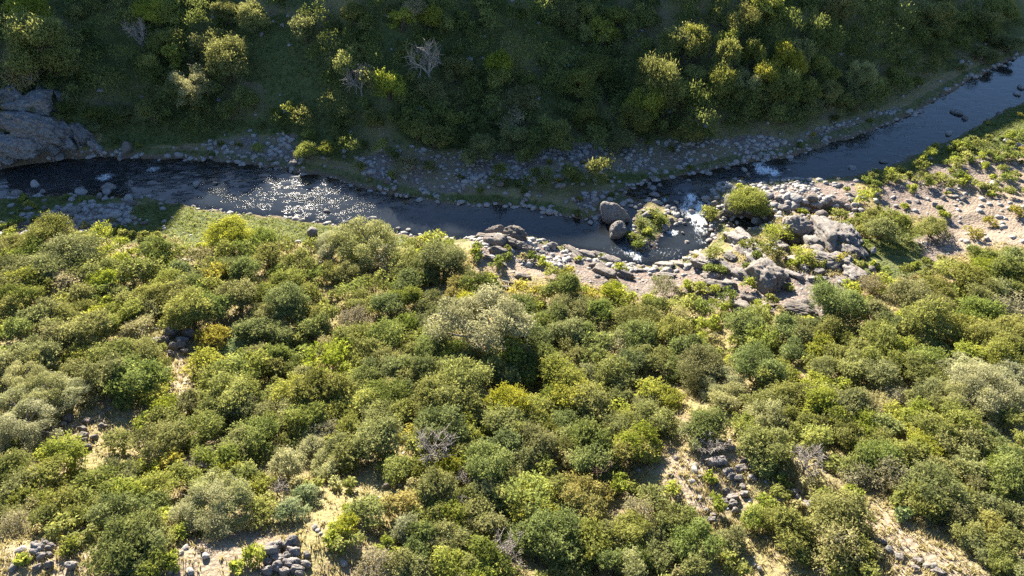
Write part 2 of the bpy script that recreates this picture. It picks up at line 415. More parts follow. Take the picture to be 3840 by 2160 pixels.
def leaf_mat(name, dark, mid, light, trans=.42, hue=.012, val=.34):
    t = NT(name); rnd = t.n('ObjectInfo').outputs['Random']
    g_ = lambda c: tuple(min(1, q * w) for q, w in zip(c, (1.2, 1.19, 1.0)))
    c = t.ramp(attr(t, 'tone'), [(.1, g_(dark)), (.5, g_(mid)), (.92, g_(light))])
    r2 = t.math('FRACT', t.math('MULTIPLY', rnd, 7.31)); r3 = t.math('FRACT', t.math('MULTIPLY', rnd, 19.7))
    hs = t.n('HueSaturation', Color=c)
    t.link(t.math('ADD', .5 - hue, t.math('MULTIPLY', rnd, 2 * hue)), hs.inputs['Hue'])
    t.link(t.math('ADD', .78, t.math('MULTIPLY', r2, .26)), hs.inputs['Saturation'])
    t.link(t.math('ADD', 1 - val / 2, t.math('MULTIPLY', r3, val)), hs.inputs['Value'])
    d = t.n('BsdfDiffuse', Color=hs.outputs[0])
    hs2 = t.n('HueSaturation', Color=hs.outputs[0], Saturation=1.12, Value=1.25, Hue=.49)
    tl = t.n('BsdfTranslucent', Color=hs2.outputs[0])
    m = t.n('MixShader', i0=trans, i1=d.outputs[0], i2=tl.outputs[0])
    t.link(m.outputs[0], t.out.inputs[0]); return t.m

def bark_mat(name, a, b):
    t = NT(name); pos = t.n('NewGeometry').outputs['Position']
    c = t.ramp(t.noise(pos, 3, 4), [(.3, a), (.7, b)])
    p = t.n('BsdfDiffuse', Color=c); t.link(p.outputs[0], t.out.inputs[0]); return t.m

M_ground = ground_mat(); M_water = water_mat()
M_rock = rock_mat('grey_granite', (.10, .091, .083), (.19, .172, .158), (.28, .258, .24), .6, (.215, .16, .125))
M_rock_dark = rock_mat('dark_weathered_rock', (.085, .076, .068), (.16, .14, .122), (.235, .21, .187), .7, (.19, .135, .10))
M_rock_cliff = rock_mat('cliff_rock', (.075, .072, .07), (.175, .172, .17), (.33, .33, .335), .6, (.18, .105, .075))
M_cobble = rock_mat('river_cobble', (.17, .16, .15), (.275, .262, .25), (.37, .36, .345), .2, (.27, .225, .19))
LEAF = {
    'o': leaf_mat('olive_leaves', (.095, .104, .034), (.168, .180, .062), (.25, .258, .10), .46),
    'g': leaf_mat('green_leaves', (.072, .094, .028), (.128, .158, .050), (.205, .232, .08), .46),
    'y': leaf_mat('yellow_green_leaves', (.12, .142, .032), (.205, .232, .055), (.31, .325, .09), .48),
    'Y': leaf_mat('bright_yellow_leaves', (.14, .155, .03), (.25, .265, .05), (.34, .345, .08), .48),
    's': leaf_mat('pale_grey_green_leaves', (.155, .162, .08), (.262, .268, .142), (.37, .37, .21), .44, .01, .2),
    't': leaf_mat('tan_twiggy_leaves', (.155, .142, .078), (.245, .225, .125), (.34, .31, .18), .42),
    'c': leaf_mat('ochre_leaves', (.15, .138, .036), (.255, .235, .062), (.36, .325, .10), .46),
    'n': leaf_mat('brown_dead_leaves', (.11, .07, .04), (.19, .125, .075), (.27, .19, .12), .3),
    'e': leaf_mat('bluish_green_leaves', (.10, .14, .06), (.19, .235, .11), (.28, .32, .17), .42, .01, .2),
}
M_bark = bark_mat('dark_bark', (.07, .055, .04), (.16, .13, .10))
M_bark_grey = bark_mat('grey_bark', (.22, .19, .16), (.40, .36, .32))
M_grass_dry = leaf_mat('dry_grass', (.16, .145, .06), (.27, .24, .105), (.38, .34, .17), .35)
M_grass = leaf_mat('green_grass', (.075, .10, .02), (.155, .185, .04), (.27, .285, .085), .45)

# ------------------------------------------------------------------ ground and river
g = grid_mesh('ground', GX, GY, HG, M_ground, {'grass': wg, 'gravel': wgr, 'wet': WET, 'sand': np.clip(in_px(SAND), 0, 1)})
g['kind'] = 'structure'

wx = np.arange(-118, 124, .42); wy = np.arange(84, 200, .42)
WX, WY = np.meshgrid(wx, wy); WP = np.stack([WX.ravel(), WY.ravel()], -1)
wsd = np.minimum(bil(DW.reshape(XX.shape), WP[:, 0], WP[:, 1]), bil(pools.reshape(XX.shape), WP[:, 0], WP[:, 1]))
wl = level(WP[:, 0], WP[:, 1])
def spots(lst):
    m = np.zeros(len(WP))
    for tl, zx, zy, rx, ry, amt in lst:
        ox, oy, k = TILES[tl]
        cx, cy, _t = hit(ox + zx * k, oy + zy * k); dx, _, _ = hit(ox + (zx + rx) * k, oy + zy * k); _, dy, _ = hit(ox + zx * k, oy + (zy - ry) * k)
        RX = abs(dx[0] - cx[0]) * 1.2 + .2; RY = abs(dy[0] - cy[0]) * 1.15 + .2
        m = np.maximum(m, amt * np.exp(-(((WP[:, 0] - cx[0]) / RX) ** 2 + ((WP[:, 1] - cy[0]) / RY) ** 2) ** 1.3))
    return m
foam_glint = spots([('W', 1680, 642, 100, 22, .62), ('W', 1565, 636, 60, 18, .6), ('W', 1640, 630, 60, 14, .5), ('Q', 2200, 520, 120, 160, .9), ('Q', 2320, 720, 130, 160, .95), ('Q', 2350, 930, 130, 140, .85), ('Q', 1150, 1150, 120, 40, .6), ('A', 1000, 1330, 60, 18, .6), ('A', 620, 1390, 60, 16, .6), ('A', 1420, 1290, 60, 16, .5), ('A', 900, 1250, 60, 14, .5), ('D', 700, 12, 60, 12, .5), ('Q', 2220, 450, 110, 90, 1), ('Q', 2350, 580, 110, 130, 1), ('Q', 2120, 600, 110, 110, .9), ('Q', 2260, 740, 140, 140, 1), ('Q', 2380, 800, 90, 130, 1),  # the W spots paint sun sparkle on the shallows as white; the rest is whitewater
              ('Q', 750, 660, 90, 70, 1), ('Q', 780, 800, 40, 120, .75), ('Q', 1950, 960, 100, 60, .9), ('Q', 2330, 1000, 190, 160, .62), ('Q', 1300, 1280, 150, 90, .8), ('Q', 1400, 1330, 90, 110, .9),
              ('Q', 1820, 460, 60, 50, .8), ('Q', 2380, 1100, 120, 80, .7), ('Q', 300, 1060, 110, 50, .35), ('Q', 2480, 340, 80, 40, .6),
              ('C', 600, 1300, 75, 50, 1), ('C', 680, 1320, 60, 50, 1), ('C', 570, 1260, 60, 40, .9), ('C', 790, 1300, 40, 25, .7), ('C', 280, 1420, 50, 30, .55),
              ('A', 800, 1360, 75, 40, .9), ('A', 1160, 1295, 60, 30, .85), ('A', 750, 1310, 50, 30, .6), ('A', 330, 1310, 50, 25, .55), ('A', 490, 1240, 40, 30, .5), ('A', 1270, 1330, 50, 15, .55), ('A', 430, 1350, 50, 25, .5)])
turb = .04 + spots([('W', 2300, 340, 330, 130, .22), ('W', 1250, 560, 260, 45, .16), ('W', 120, 460, 260, 40, .2), ('W', 620, 470, 190, 55, .62), ('W', 860, 505, 150, 40, .62), ('W', 280, 440, 260, 45, .8), ('W', 1450, 630, 90, 25, .6), ('W', 1560, 640, 60, 30, .9), ('W', 1660, 640, 80, 35, .9), ('W', 1740, 560, 60, 90, .9),
                    ('W', 1640, 470, 80, 30, .5), ('W', 1870, 440, 90, 35, .5), ('W', 1500, 590, 50, 30, .5)]) + .3 * foam_glint
dep = sstep(0, 3.0, -wsd)
wz = wl + fbm2(WP[:, 0] / 1.1, WP[:, 1] / .8, 3, 71) * (.012 + .10 * np.maximum(foam_glint, .25 * (turb > .5)))
w = grid_mesh('river_water', wx, wy, wz.reshape(WX.shape), M_water, {'foam_glint': foam_glint, 'turb': turb, 'depth': dep}, keep=(wsd < .7))
w['kind'] = 'structure'; w['label'] = 'shallow dark river running across the gorge with white rapids'

# ------------------------------------------------------------------ rocks
def ico(level):
    import bmesh
    bm = bmesh.new(); bmesh.ops.create_icosphere(bm, subdivisions=level, radius=1)
    co = np.array([v.co[:] for v in bm.verts]); f = np.array([[v.index for v in q.verts] for q in bm.faces]); bm.free()
    return co / np.linalg.norm(co, axis=1)[:, None], f
ICO = {k: ico(k) for k in (2, 3, 4, 5)}
def rock_verts(seed, lvl=4, p=14, nplane=16, bump=.07, layers=0.0, box=False):
    r = np.random.RandomState(seed); d, f = ICO[lvl]
    n = r.normal(size=(nplane, 3)); n /= np.linalg.norm(n, axis=1)[:, None]; n = np.concatenate([n, -n[:nplane // 3]])
    dd = r.uniform(.72, 1.0, len(n))
    if box:
        ax6 = np.concatenate([np.eye(3), -np.eye(3)]) + r.normal(size=(6, 3)) * .12; ax6 /= np.linalg.norm(ax6, axis=1)[:, None]
        n = np.concatenate([n[:10], ax6]); dd = np.concatenate([dd[:10] * 1.08, r.uniform(.62, .82, 6)])
    q = np.maximum(d @ n.T, 0) / dd
    rad = np.minimum((q ** p).sum(1) ** (-1 / p), 1.25)
    rad = rad * (1 + bump * fbm3(d * 1.9 + seed * 3.1, 4, seed) + bump * .35 * fbm3(d * 6 + seed, 2, seed + 5))
    if layers:
        ly = d[:, 1] * rad
        rad = rad * (1 - layers * np.clip(1 - np.abs(vn3(ly * 3.3 + .25 * fbm3(d * 2, 2, seed), ly * 0 + seed, ly * 0, seed)) * 5, 0, 1)
                     - layers * .7 * np.clip(1 - np.abs(fbm3(d * 2.2 + seed, 2, seed + 9)) * 7, 0, 1))
    return d * rad[:, None], f
def put(o, kind=None, label=None, cat=None, group=None):
    if kind: o['kind'] = kind
    if label: o['label'] = label
    if cat: o['category'] = cat
    if group: o['group'] = group
    return o
def mobj(name, me, parent=None):
    o = bpy.data.objects.new(name, me); COL.objects.link(o)
    if parent is not None: o.parent = parent
    return o
def empty(name, loc):
    o = bpy.data.objects.new(name, None); COL.objects.link(o); o.location = loc; o.empty_display_size = .3; return o
def seg_rock(tile, x1, y1, x2, y2, wz, seed, hf=.75, p=16, lvl=4, layers=.05, sink=.22, bump=.07, box=False):
    """a rock whose long axis runs between two photo points on the ground -> (mesh verts in world, faces)"""
    ox, oy, k = TILES[tile]
    hx, hy, ht = hit([ox + x1 * k, ox + x2 * k], [oy + y1 * k, oy + y2 * k])
    a = np.array([hx[0], hy[0], ground(hx[0], hy[0])]); b = np.array([hx[1], hy[1], ground(hx[1], hy[1])])
    c = (a + b) / 2; ax = b - a; L = np.linalg.norm(ax) + 1e-6; ax /= L
    wpx = wz * k / 1920 * TAN * ht.mean(); W = wpx
    Hh = W * hf * (.62 if not layers > .09 else .95)
    up = np.array([0, 0, 1.0]); sd_ = np.cross(up, ax); sd_ /= np.linalg.norm(sd_); up2 = np.cross(ax, sd_)
    if layers > .09 and W > 2.0: lvl = 5
    v, f = rock_verts(seed, lvl, p, 16, bump, layers, box)
    if box: v = v * 1.22
    if layers > .09: L *= 1.15; W *= 1.12
    v = v * np.array([max(L, W * .8) / 2 * 1.05, W / 2, Hh])
    R = np.stack([ax, sd_, up2], 0)
    c = c + np.array([0, 0, Hh * (1 - 2 * sink)])
    return v @ R, f, c
def add_rock(tile, sg, seed, mat, parent=None, name='rock_slab', origin=None, **kw):
    v, f, c = seg_rock(tile, *sg, seed, **kw)
    me = make_mesh(name, v if parent is None else v, f, smooth=True); me.materials.append(mat)
    o = mobj(name, me, parent)
    o.location = Vector(c) if parent is None else Vector(c) - parent.location
    return o, c
THINGS = []          # (object, kind description, world point, size) for the labels that are written at the end
def outcrop(label, tile, segs, mat, seed, group=None, name='rock_outcrop', **kw):
    kw.setdefault('box', True); kw.setdefault('layers', .13); kw.setdefault('bump', .24); kw['p'] = min(kw.get('p', 15), 18)
    if name == 'rock_outcrop': kw['hf'] = kw.get('hf', .6) * .9; kw.setdefault('sink', .36)
    ox, oy, k = TILES[tile]
    mx = np.mean([(q[0] + q[2]) / 2 for q in segs]); my = np.mean([(q[1] + q[3]) / 2 for q in segs])
    X, Y, _ = hit(ox + mx * k, oy + my * k)
    e = empty(name, (X[0], Y[0], float(ground(X[0], Y[0]))))
    put(e, None, label, 'rock outcrop', group)
    for i, q in enumerate(segs):
        k2 = dict(kw)
        if i % 3: k2.update(box=False, p=11 + (i * 5) % 9, bump=max(.28, kw.get('bump', 0)))
        if seed == 100 and i < 2: k2.update(box=False, p=6, hf=.62, layers=.12, lvl=5)
        add_rock(tile, q, seed + i * 7, mat, e, **k2)
    return e

outcrop('pale domed bedrock with a fissured top rising beside the dark rock pool', 'R',
        [(1200, 440, 1560, 620, 330), (1280, 620, 1480, 700, 180), (1500, 440, 1670, 530, 130), (1080, 690, 1240, 800, 130), (930, 510, 1180, 690, 110)], M_rock, 100, hf=.62)
outcrop('broad bedrock ridge of tilted slabs running down to the green meadow', 'R',
        [(1680, 480, 1960, 760, 300), (1860, 470, 2190, 800, 300), (1950, 780, 2210, 920, 200), (1480, 620, 1660, 740, 160), (1560, 720, 1750, 850, 120), (1620, 900, 2080, 1010, 190), (1830, 900, 2120, 1020, 190),
         (2020, 1000, 2230, 1220, 190), (2120, 920, 2220, 980, 100), (1940, 1190, 2040, 1230, 80)], M_rock, 200, hf=.6)
outcrop('long pale slabs of bedrock slanting beside the white rapids', 'R',
        [(590, 520, 760, 690, 110), (700, 650, 960, 900, 150), (850, 800, 1010, 980, 120), (460, 600, 660, 700, 170), (560, 750, 760, 860, 150), (690, 820, 870, 960, 150), (770, 900, 920, 1060, 140), (400, 820, 560, 940, 110)], M_rock, 300, hf=.55)
outcrop('low sunlit bedrock shelf with cracked pale slabs along the waterline', 'R',
        [(0, 950, 290, 1020, 200), (330, 960, 560, 1090, 150), (500, 1060, 720, 1180, 170), (0, 830, 160, 910, 120), (130, 1090, 350, 1160, 130), (400, 1210, 560, 1310, 150), (940, 1000, 1140, 1100, 110),
         (1130, 1040, 1250, 1180, 120), (1200, 1060, 1500, 1180, 100), (1260, 900, 1480, 960, 130), (1380, 960, 1530, 1070, 110), (1500, 1170, 1800, 1200, 110), (1640, 1060, 1740, 1110, 90), (1190, 880, 1300, 920, 70)], M_rock, 400, hf=.5)
outcrop('large brown weathered rock with a dark mossy face above the bedrock shelf', 'R',
        [(800, 1080, 1120, 1300, 330), (840, 1040, 1160, 1180, 150), (730, 1120, 900, 1280, 150), (1100, 1190, 1230, 1300, 80)], M_rock_dark, 500, hf=.7)
outcrop('grey broken rocks among dry scrub on the slope below the bedrock', 'F',
        [(780, 900, 990, 950, 110), (880, 850, 990, 900, 80), (920, 950, 1020, 980, 60), (800, 860, 870, 880, 50)], M_rock_dark, 600, hf=.55)
outcrop('jagged dark rock standing between yellow shrubs below the bedrock', 'F',
        [(385, 850, 500, 910, 90), (440, 800, 560, 830, 60), (240, 700, 380, 740, 80), (170, 690, 250, 720, 60), (170, 750, 260, 770, 50)], M_rock_dark, 640, hf=.6)
outcrop('brown craggy outcrop with grass on top jutting into the river', 'E',
        [(1020, 345, 1110, 350, 50), (1110, 320, 1250, 315, 80), (1230, 320, 1390, 370, 110), (1080, 375, 1230, 400, 90), (1210, 370, 1330, 420, 90), (1300, 400, 1400, 430, 70), (1360, 430, 1430, 455, 60), (1130, 445, 1250, 480, 70)], M_rock_dark, 700, hf=.7)
outcrop('low brown rocks in dry grass behind the craggy riverside outcrop', 'E',
        [(1070, 490, 1160, 520, 50), (1180, 490, 1280, 515, 60), (840, 465, 900, 480, 35), (1170, 540, 1250, 560, 35)], M_rock_dark, 740, hf=.6)
outcrop('scattered grey rocks in a dry grassy clearing at mid slope', 'E',
        [(1320, 630, 1420, 650, 50), (1120, 655, 1180, 680, 40), (1220, 680, 1290, 700, 35), (1210, 720, 1280, 735, 35), (1500, 880, 1580, 910, 40)], M_rock_dark, 760, hf=.6)
outcrop('line of brown rocks between the green patch and the pale waterside slabs', 'E',
        [(1690, 420, 1800, 500, 50), (1740, 480, 1800, 540, 50), (1870, 560, 2000, 590, 80), (1920, 590, 2060, 650, 80), (2060, 610, 2180, 660, 80), (1850, 730, 1950, 750, 40)], M_rock_dark, 780, hf=.6)
outcrop('bright pale slabs sloping into the water below the twin boulder', 'E',
        [(1800, 455, 1910, 490, 60), (1880, 470, 2000, 500, 60), (1960, 495, 2090, 540, 70), (2370, 545, 2490, 560, 50), (2480, 530, 2576, 560, 60), (2180, 580, 2300, 600, 40), (2400, 625, 2510, 640, 45)], M_rock, 800, hf=.45)
outcrop('steep bluish grey cliff of slabs on the far bank', 'L',
        [(170, 660, 780, 620, 300), (150, 960, 1080, 1040, 400), (-60, 1220, 760, 1235, 330), (120, 350, 300, 640, 270), (590, 260, 790, 620, 170), (510, 360, 600, 480, 80), (690, 210, 820, 270, 90), (580, 120, 660, 190, 70), (860, 670, 970, 780, 130), (880, 760, 1080, 1000, 130), (600, 880, 960, 970, 190),
         (380, 1030, 730, 1140, 210), (760, 1120, 900, 1230, 130), (860, 1250, 990, 1270, 90), (960, 1060, 1160, 1180, 150), (1170, 880, 1330, 1080, 190), (1340, 1000, 1520, 1220, 110), (20, 950, 150, 1060, 130), (0, 1170, 360, 1290, 260),
         (20, 1330, 240, 1370, 120), (840, 540, 900, 600, 70), (870, 290, 940, 440, 80), (560, 680, 740, 700, 70), (380, 780, 560, 760, 70), (300, 1160, 640, 1210, 150), (1000, 370, 1110, 420, 80), (180, 640, 400, 800, 90)], M_rock_cliff, 900, hf=.6, sink=.1, layers=.17, bump=.3)
outcrop('heap of dark angular rocks in the shade of a hollow at mid left', 'D',
        [(1270, 1080, 1340, 1090, 60), (1390, 1075, 1460, 1105, 60), (1210, 1140, 1280, 1150, 60), (1330, 1135, 1420, 1140, 40), (1280, 1180, 1350, 1190, 60), (1350, 1170, 1410, 1180, 50), (1180, 1130, 1220, 1150, 40), (1270, 1230, 1320, 1240, 40), (1350, 1060, 1390, 1070, 30), (1380, 1210, 1430, 1230, 40)],
        M_rock_dark, 1000, hf=.8, name='rock_pile')
outcrop('pile of pale grey boulders in bare soil at the bottom edge', 'G',
        [(2010, 1290, 2120, 1270, 90), (2080, 1225, 2140, 1240, 60), (2150, 1230, 2260, 1230, 90), (2060, 1330, 2140, 1340, 60), (2130, 1320, 2200, 1330, 60), (2180, 1280, 2260, 1300, 70), (2150, 1370, 2230, 1380, 60), (2060, 1390, 2130, 1400, 70),
         (2200, 1350, 2270, 1360, 55), (2010, 1350, 2060, 1370, 50), (2110, 1430, 2190, 1440, 60), (1990, 1420, 2060, 1440, 60), (2210, 1410, 2290, 1420, 50), (2280, 1360, 2350, 1380, 45), (2240, 1440, 2310, 1450, 45), (2300, 1300, 2340, 1310, 40)],
        M_rock, 1100, name='rock_pile', hf=.85, p=22)
outcrop('bluish grey rocks on the bare ground in the lower left corner', 'G',
        [(250, 1270, 330, 1280, 60), (290, 1310, 350, 1320, 50), (320, 1210, 380, 1220, 45), (380, 1240, 420, 1250, 40), (260, 1215, 310, 1225, 35), (350, 1370, 410, 1375, 45), (300, 1240, 340, 1250, 40), (270, 1390, 310, 1400, 40), (360, 1290, 400, 1300, 35), (520, 1380, 590, 1385, 40)],
        M_rock, 1200, name='rock_pile', hf=.8, p=22)
outcrop('rough tilted rocks along the top of the dry spur', 'I',
        [(200, 600, 330, 590, 70), (310, 690, 380, 650, 60), (330, 720, 390, 700, 50), (380, 720, 450, 720, 50), (440, 590, 530, 580, 50), (480, 640, 540, 630, 50), (400, 660, 470, 640, 50), (490, 700, 550, 730, 50), (350, 500, 420, 490, 40), (430, 770, 470, 790, 40), (300, 820, 350, 810, 40)],
        M_rock, 1300, hf=.7, p=24)
outcrop('grey crumbling rocks on the shaded side of the dry spur', 'I',
        [(330, 870, 410, 860, 50), (340, 920, 410, 910, 60), (370, 960, 420, 960, 45), (280, 900, 340, 890, 40), (430, 820, 480, 850, 50), (200, 990, 250, 990, 35), (190, 1030, 250, 1030, 35)], M_rock, 1400, hf=.75, p=24)
outcrop('loose grey rocks under the bare tree beside the spur', 'I',
        [(700, 880, 750, 900, 60), (800, 820, 880, 820, 50), (840, 860, 890, 870, 50), (900, 920, 970, 940, 60), (930, 960, 990, 970, 40), (690, 840, 740, 850, 40)], M_rock, 1500, hf=.7, p=22)
outcrop('dark stones in the shaded hollow by the pale bushy tree', 'G',
        [(490, 270, 550, 275, 40), (600, 350, 660, 355, 45), (690, 410, 740, 420, 40), (610, 400, 670, 400, 40), (600, 440, 660, 440, 40), (750, 325, 800, 330, 35), (640, 290, 700, 295, 35), (620, 485, 690, 495, 45), (460, 310, 510, 315, 35)], M_rock_dark, 1600, hf=.7, name='rock_pile')
outcrop('whitish broken bedrock along the bare track in the lower right', 'I',
        [(1600, 1310, 1670, 1320, 50), (1720, 1390, 1790, 1400, 50), (1800, 1370, 1880, 1380, 45), (1750, 1320, 1800, 1350, 45), (1880, 1410, 1980, 1430, 50), (1500, 1180, 1540, 1210, 35)], M_rock, 1700, hf=.5, p=22)

# boulders with something of their own; Q, P, R, F, C, A, D, E are zoomed views of the photograph
def boulder(tile, sg, seed, mat, label, hf=.8, **kw):
    o, c = add_rock(tile, sg, seed, mat, None, 'boulder', hf=hf, **kw)
    put(o, None, label, 'boulder'); return o
boulder('Q', (850, 790, 1220, 750, 380), 31, M_rock, 'huge pale rounded boulder in the river, upper of the touching pair', hf=.95, p=8, layers=.05, lvl=5, bump=.14)
boulder('Q', (960, 1000, 1270, 960, 310), 37, M_rock, 'huge brown boulder leaning on the pale one in the river', hf=.95, p=8, layers=.05, lvl=5, bump=.12)
boulder('R', (390, 220, 625, 220, 250), 43, M_rock, 'large rounded boulder with a bright crest right of the white rapids', hf=.9, p=9, layers=.03)
boulder('R', (765, 420, 880, 420, 110), 47, M_cobble, 'round grey boulder at the edge of the small rock pool', p=9)
boulder('R', (1190, 250, 1290, 250, 110), 53, M_rock, 'rounded sunlit boulder on top of the shaded boulder heap', p=9)
boulder('R', (2360, 820, 2450, 820, 90), 59, M_cobble, 'grey boulder alone in the green meadow, nearer the river', p=9)
boulder('R', (2390, 1000, 2480, 1000, 85), 61, M_cobble, 'pale split boulder alone in the green meadow, nearer the trees', p=9)
boulder('L', (1835, 1170, 2040, 1150, 170), 67, M_rock_dark, 'big pinkish boulder on the far bank right of the cliff', p=9)
boulder('E', (1540, 415, 1640, 415, 60), 71, M_rock, 'grey boulder on the bright green patch by the water', p=9)
boulder('E', (5, 270, 80, 270, 75), 73, M_rock, 'round grey boulder on the grassy bank below the glittering shallows', p=9)
boulder('E', (190, 225, 275, 215, 60), 79, M_cobble, 'whitish boulder with weed standing in the shallows', p=9)
boulder('D', (2320, 330, 2410, 320, 80), 83, M_rock, 'grey boulder among dry grass behind the near bank', p=10)
boulder('P', (180, 570, 275, 570, 95), 89, M_cobble, 'pale boulder with a green sprig at the far edge of the river', p=9)
boulder('P', (265, 690, 365, 690, 85), 97, M_cobble, 'smooth pale boulder standing at the waterline of the far bank', p=9)
boulder('P', (1880, 650, 1960, 610, 100), 101, M_rock_dark, 'dark pointed boulder beside a golden shrub on the gravel bar', p=18)
boulder('Q', (140, 250, 340, 250, 100), 103, M_cobble, 'long bluish boulder lying on the far grassy bank', p=9)

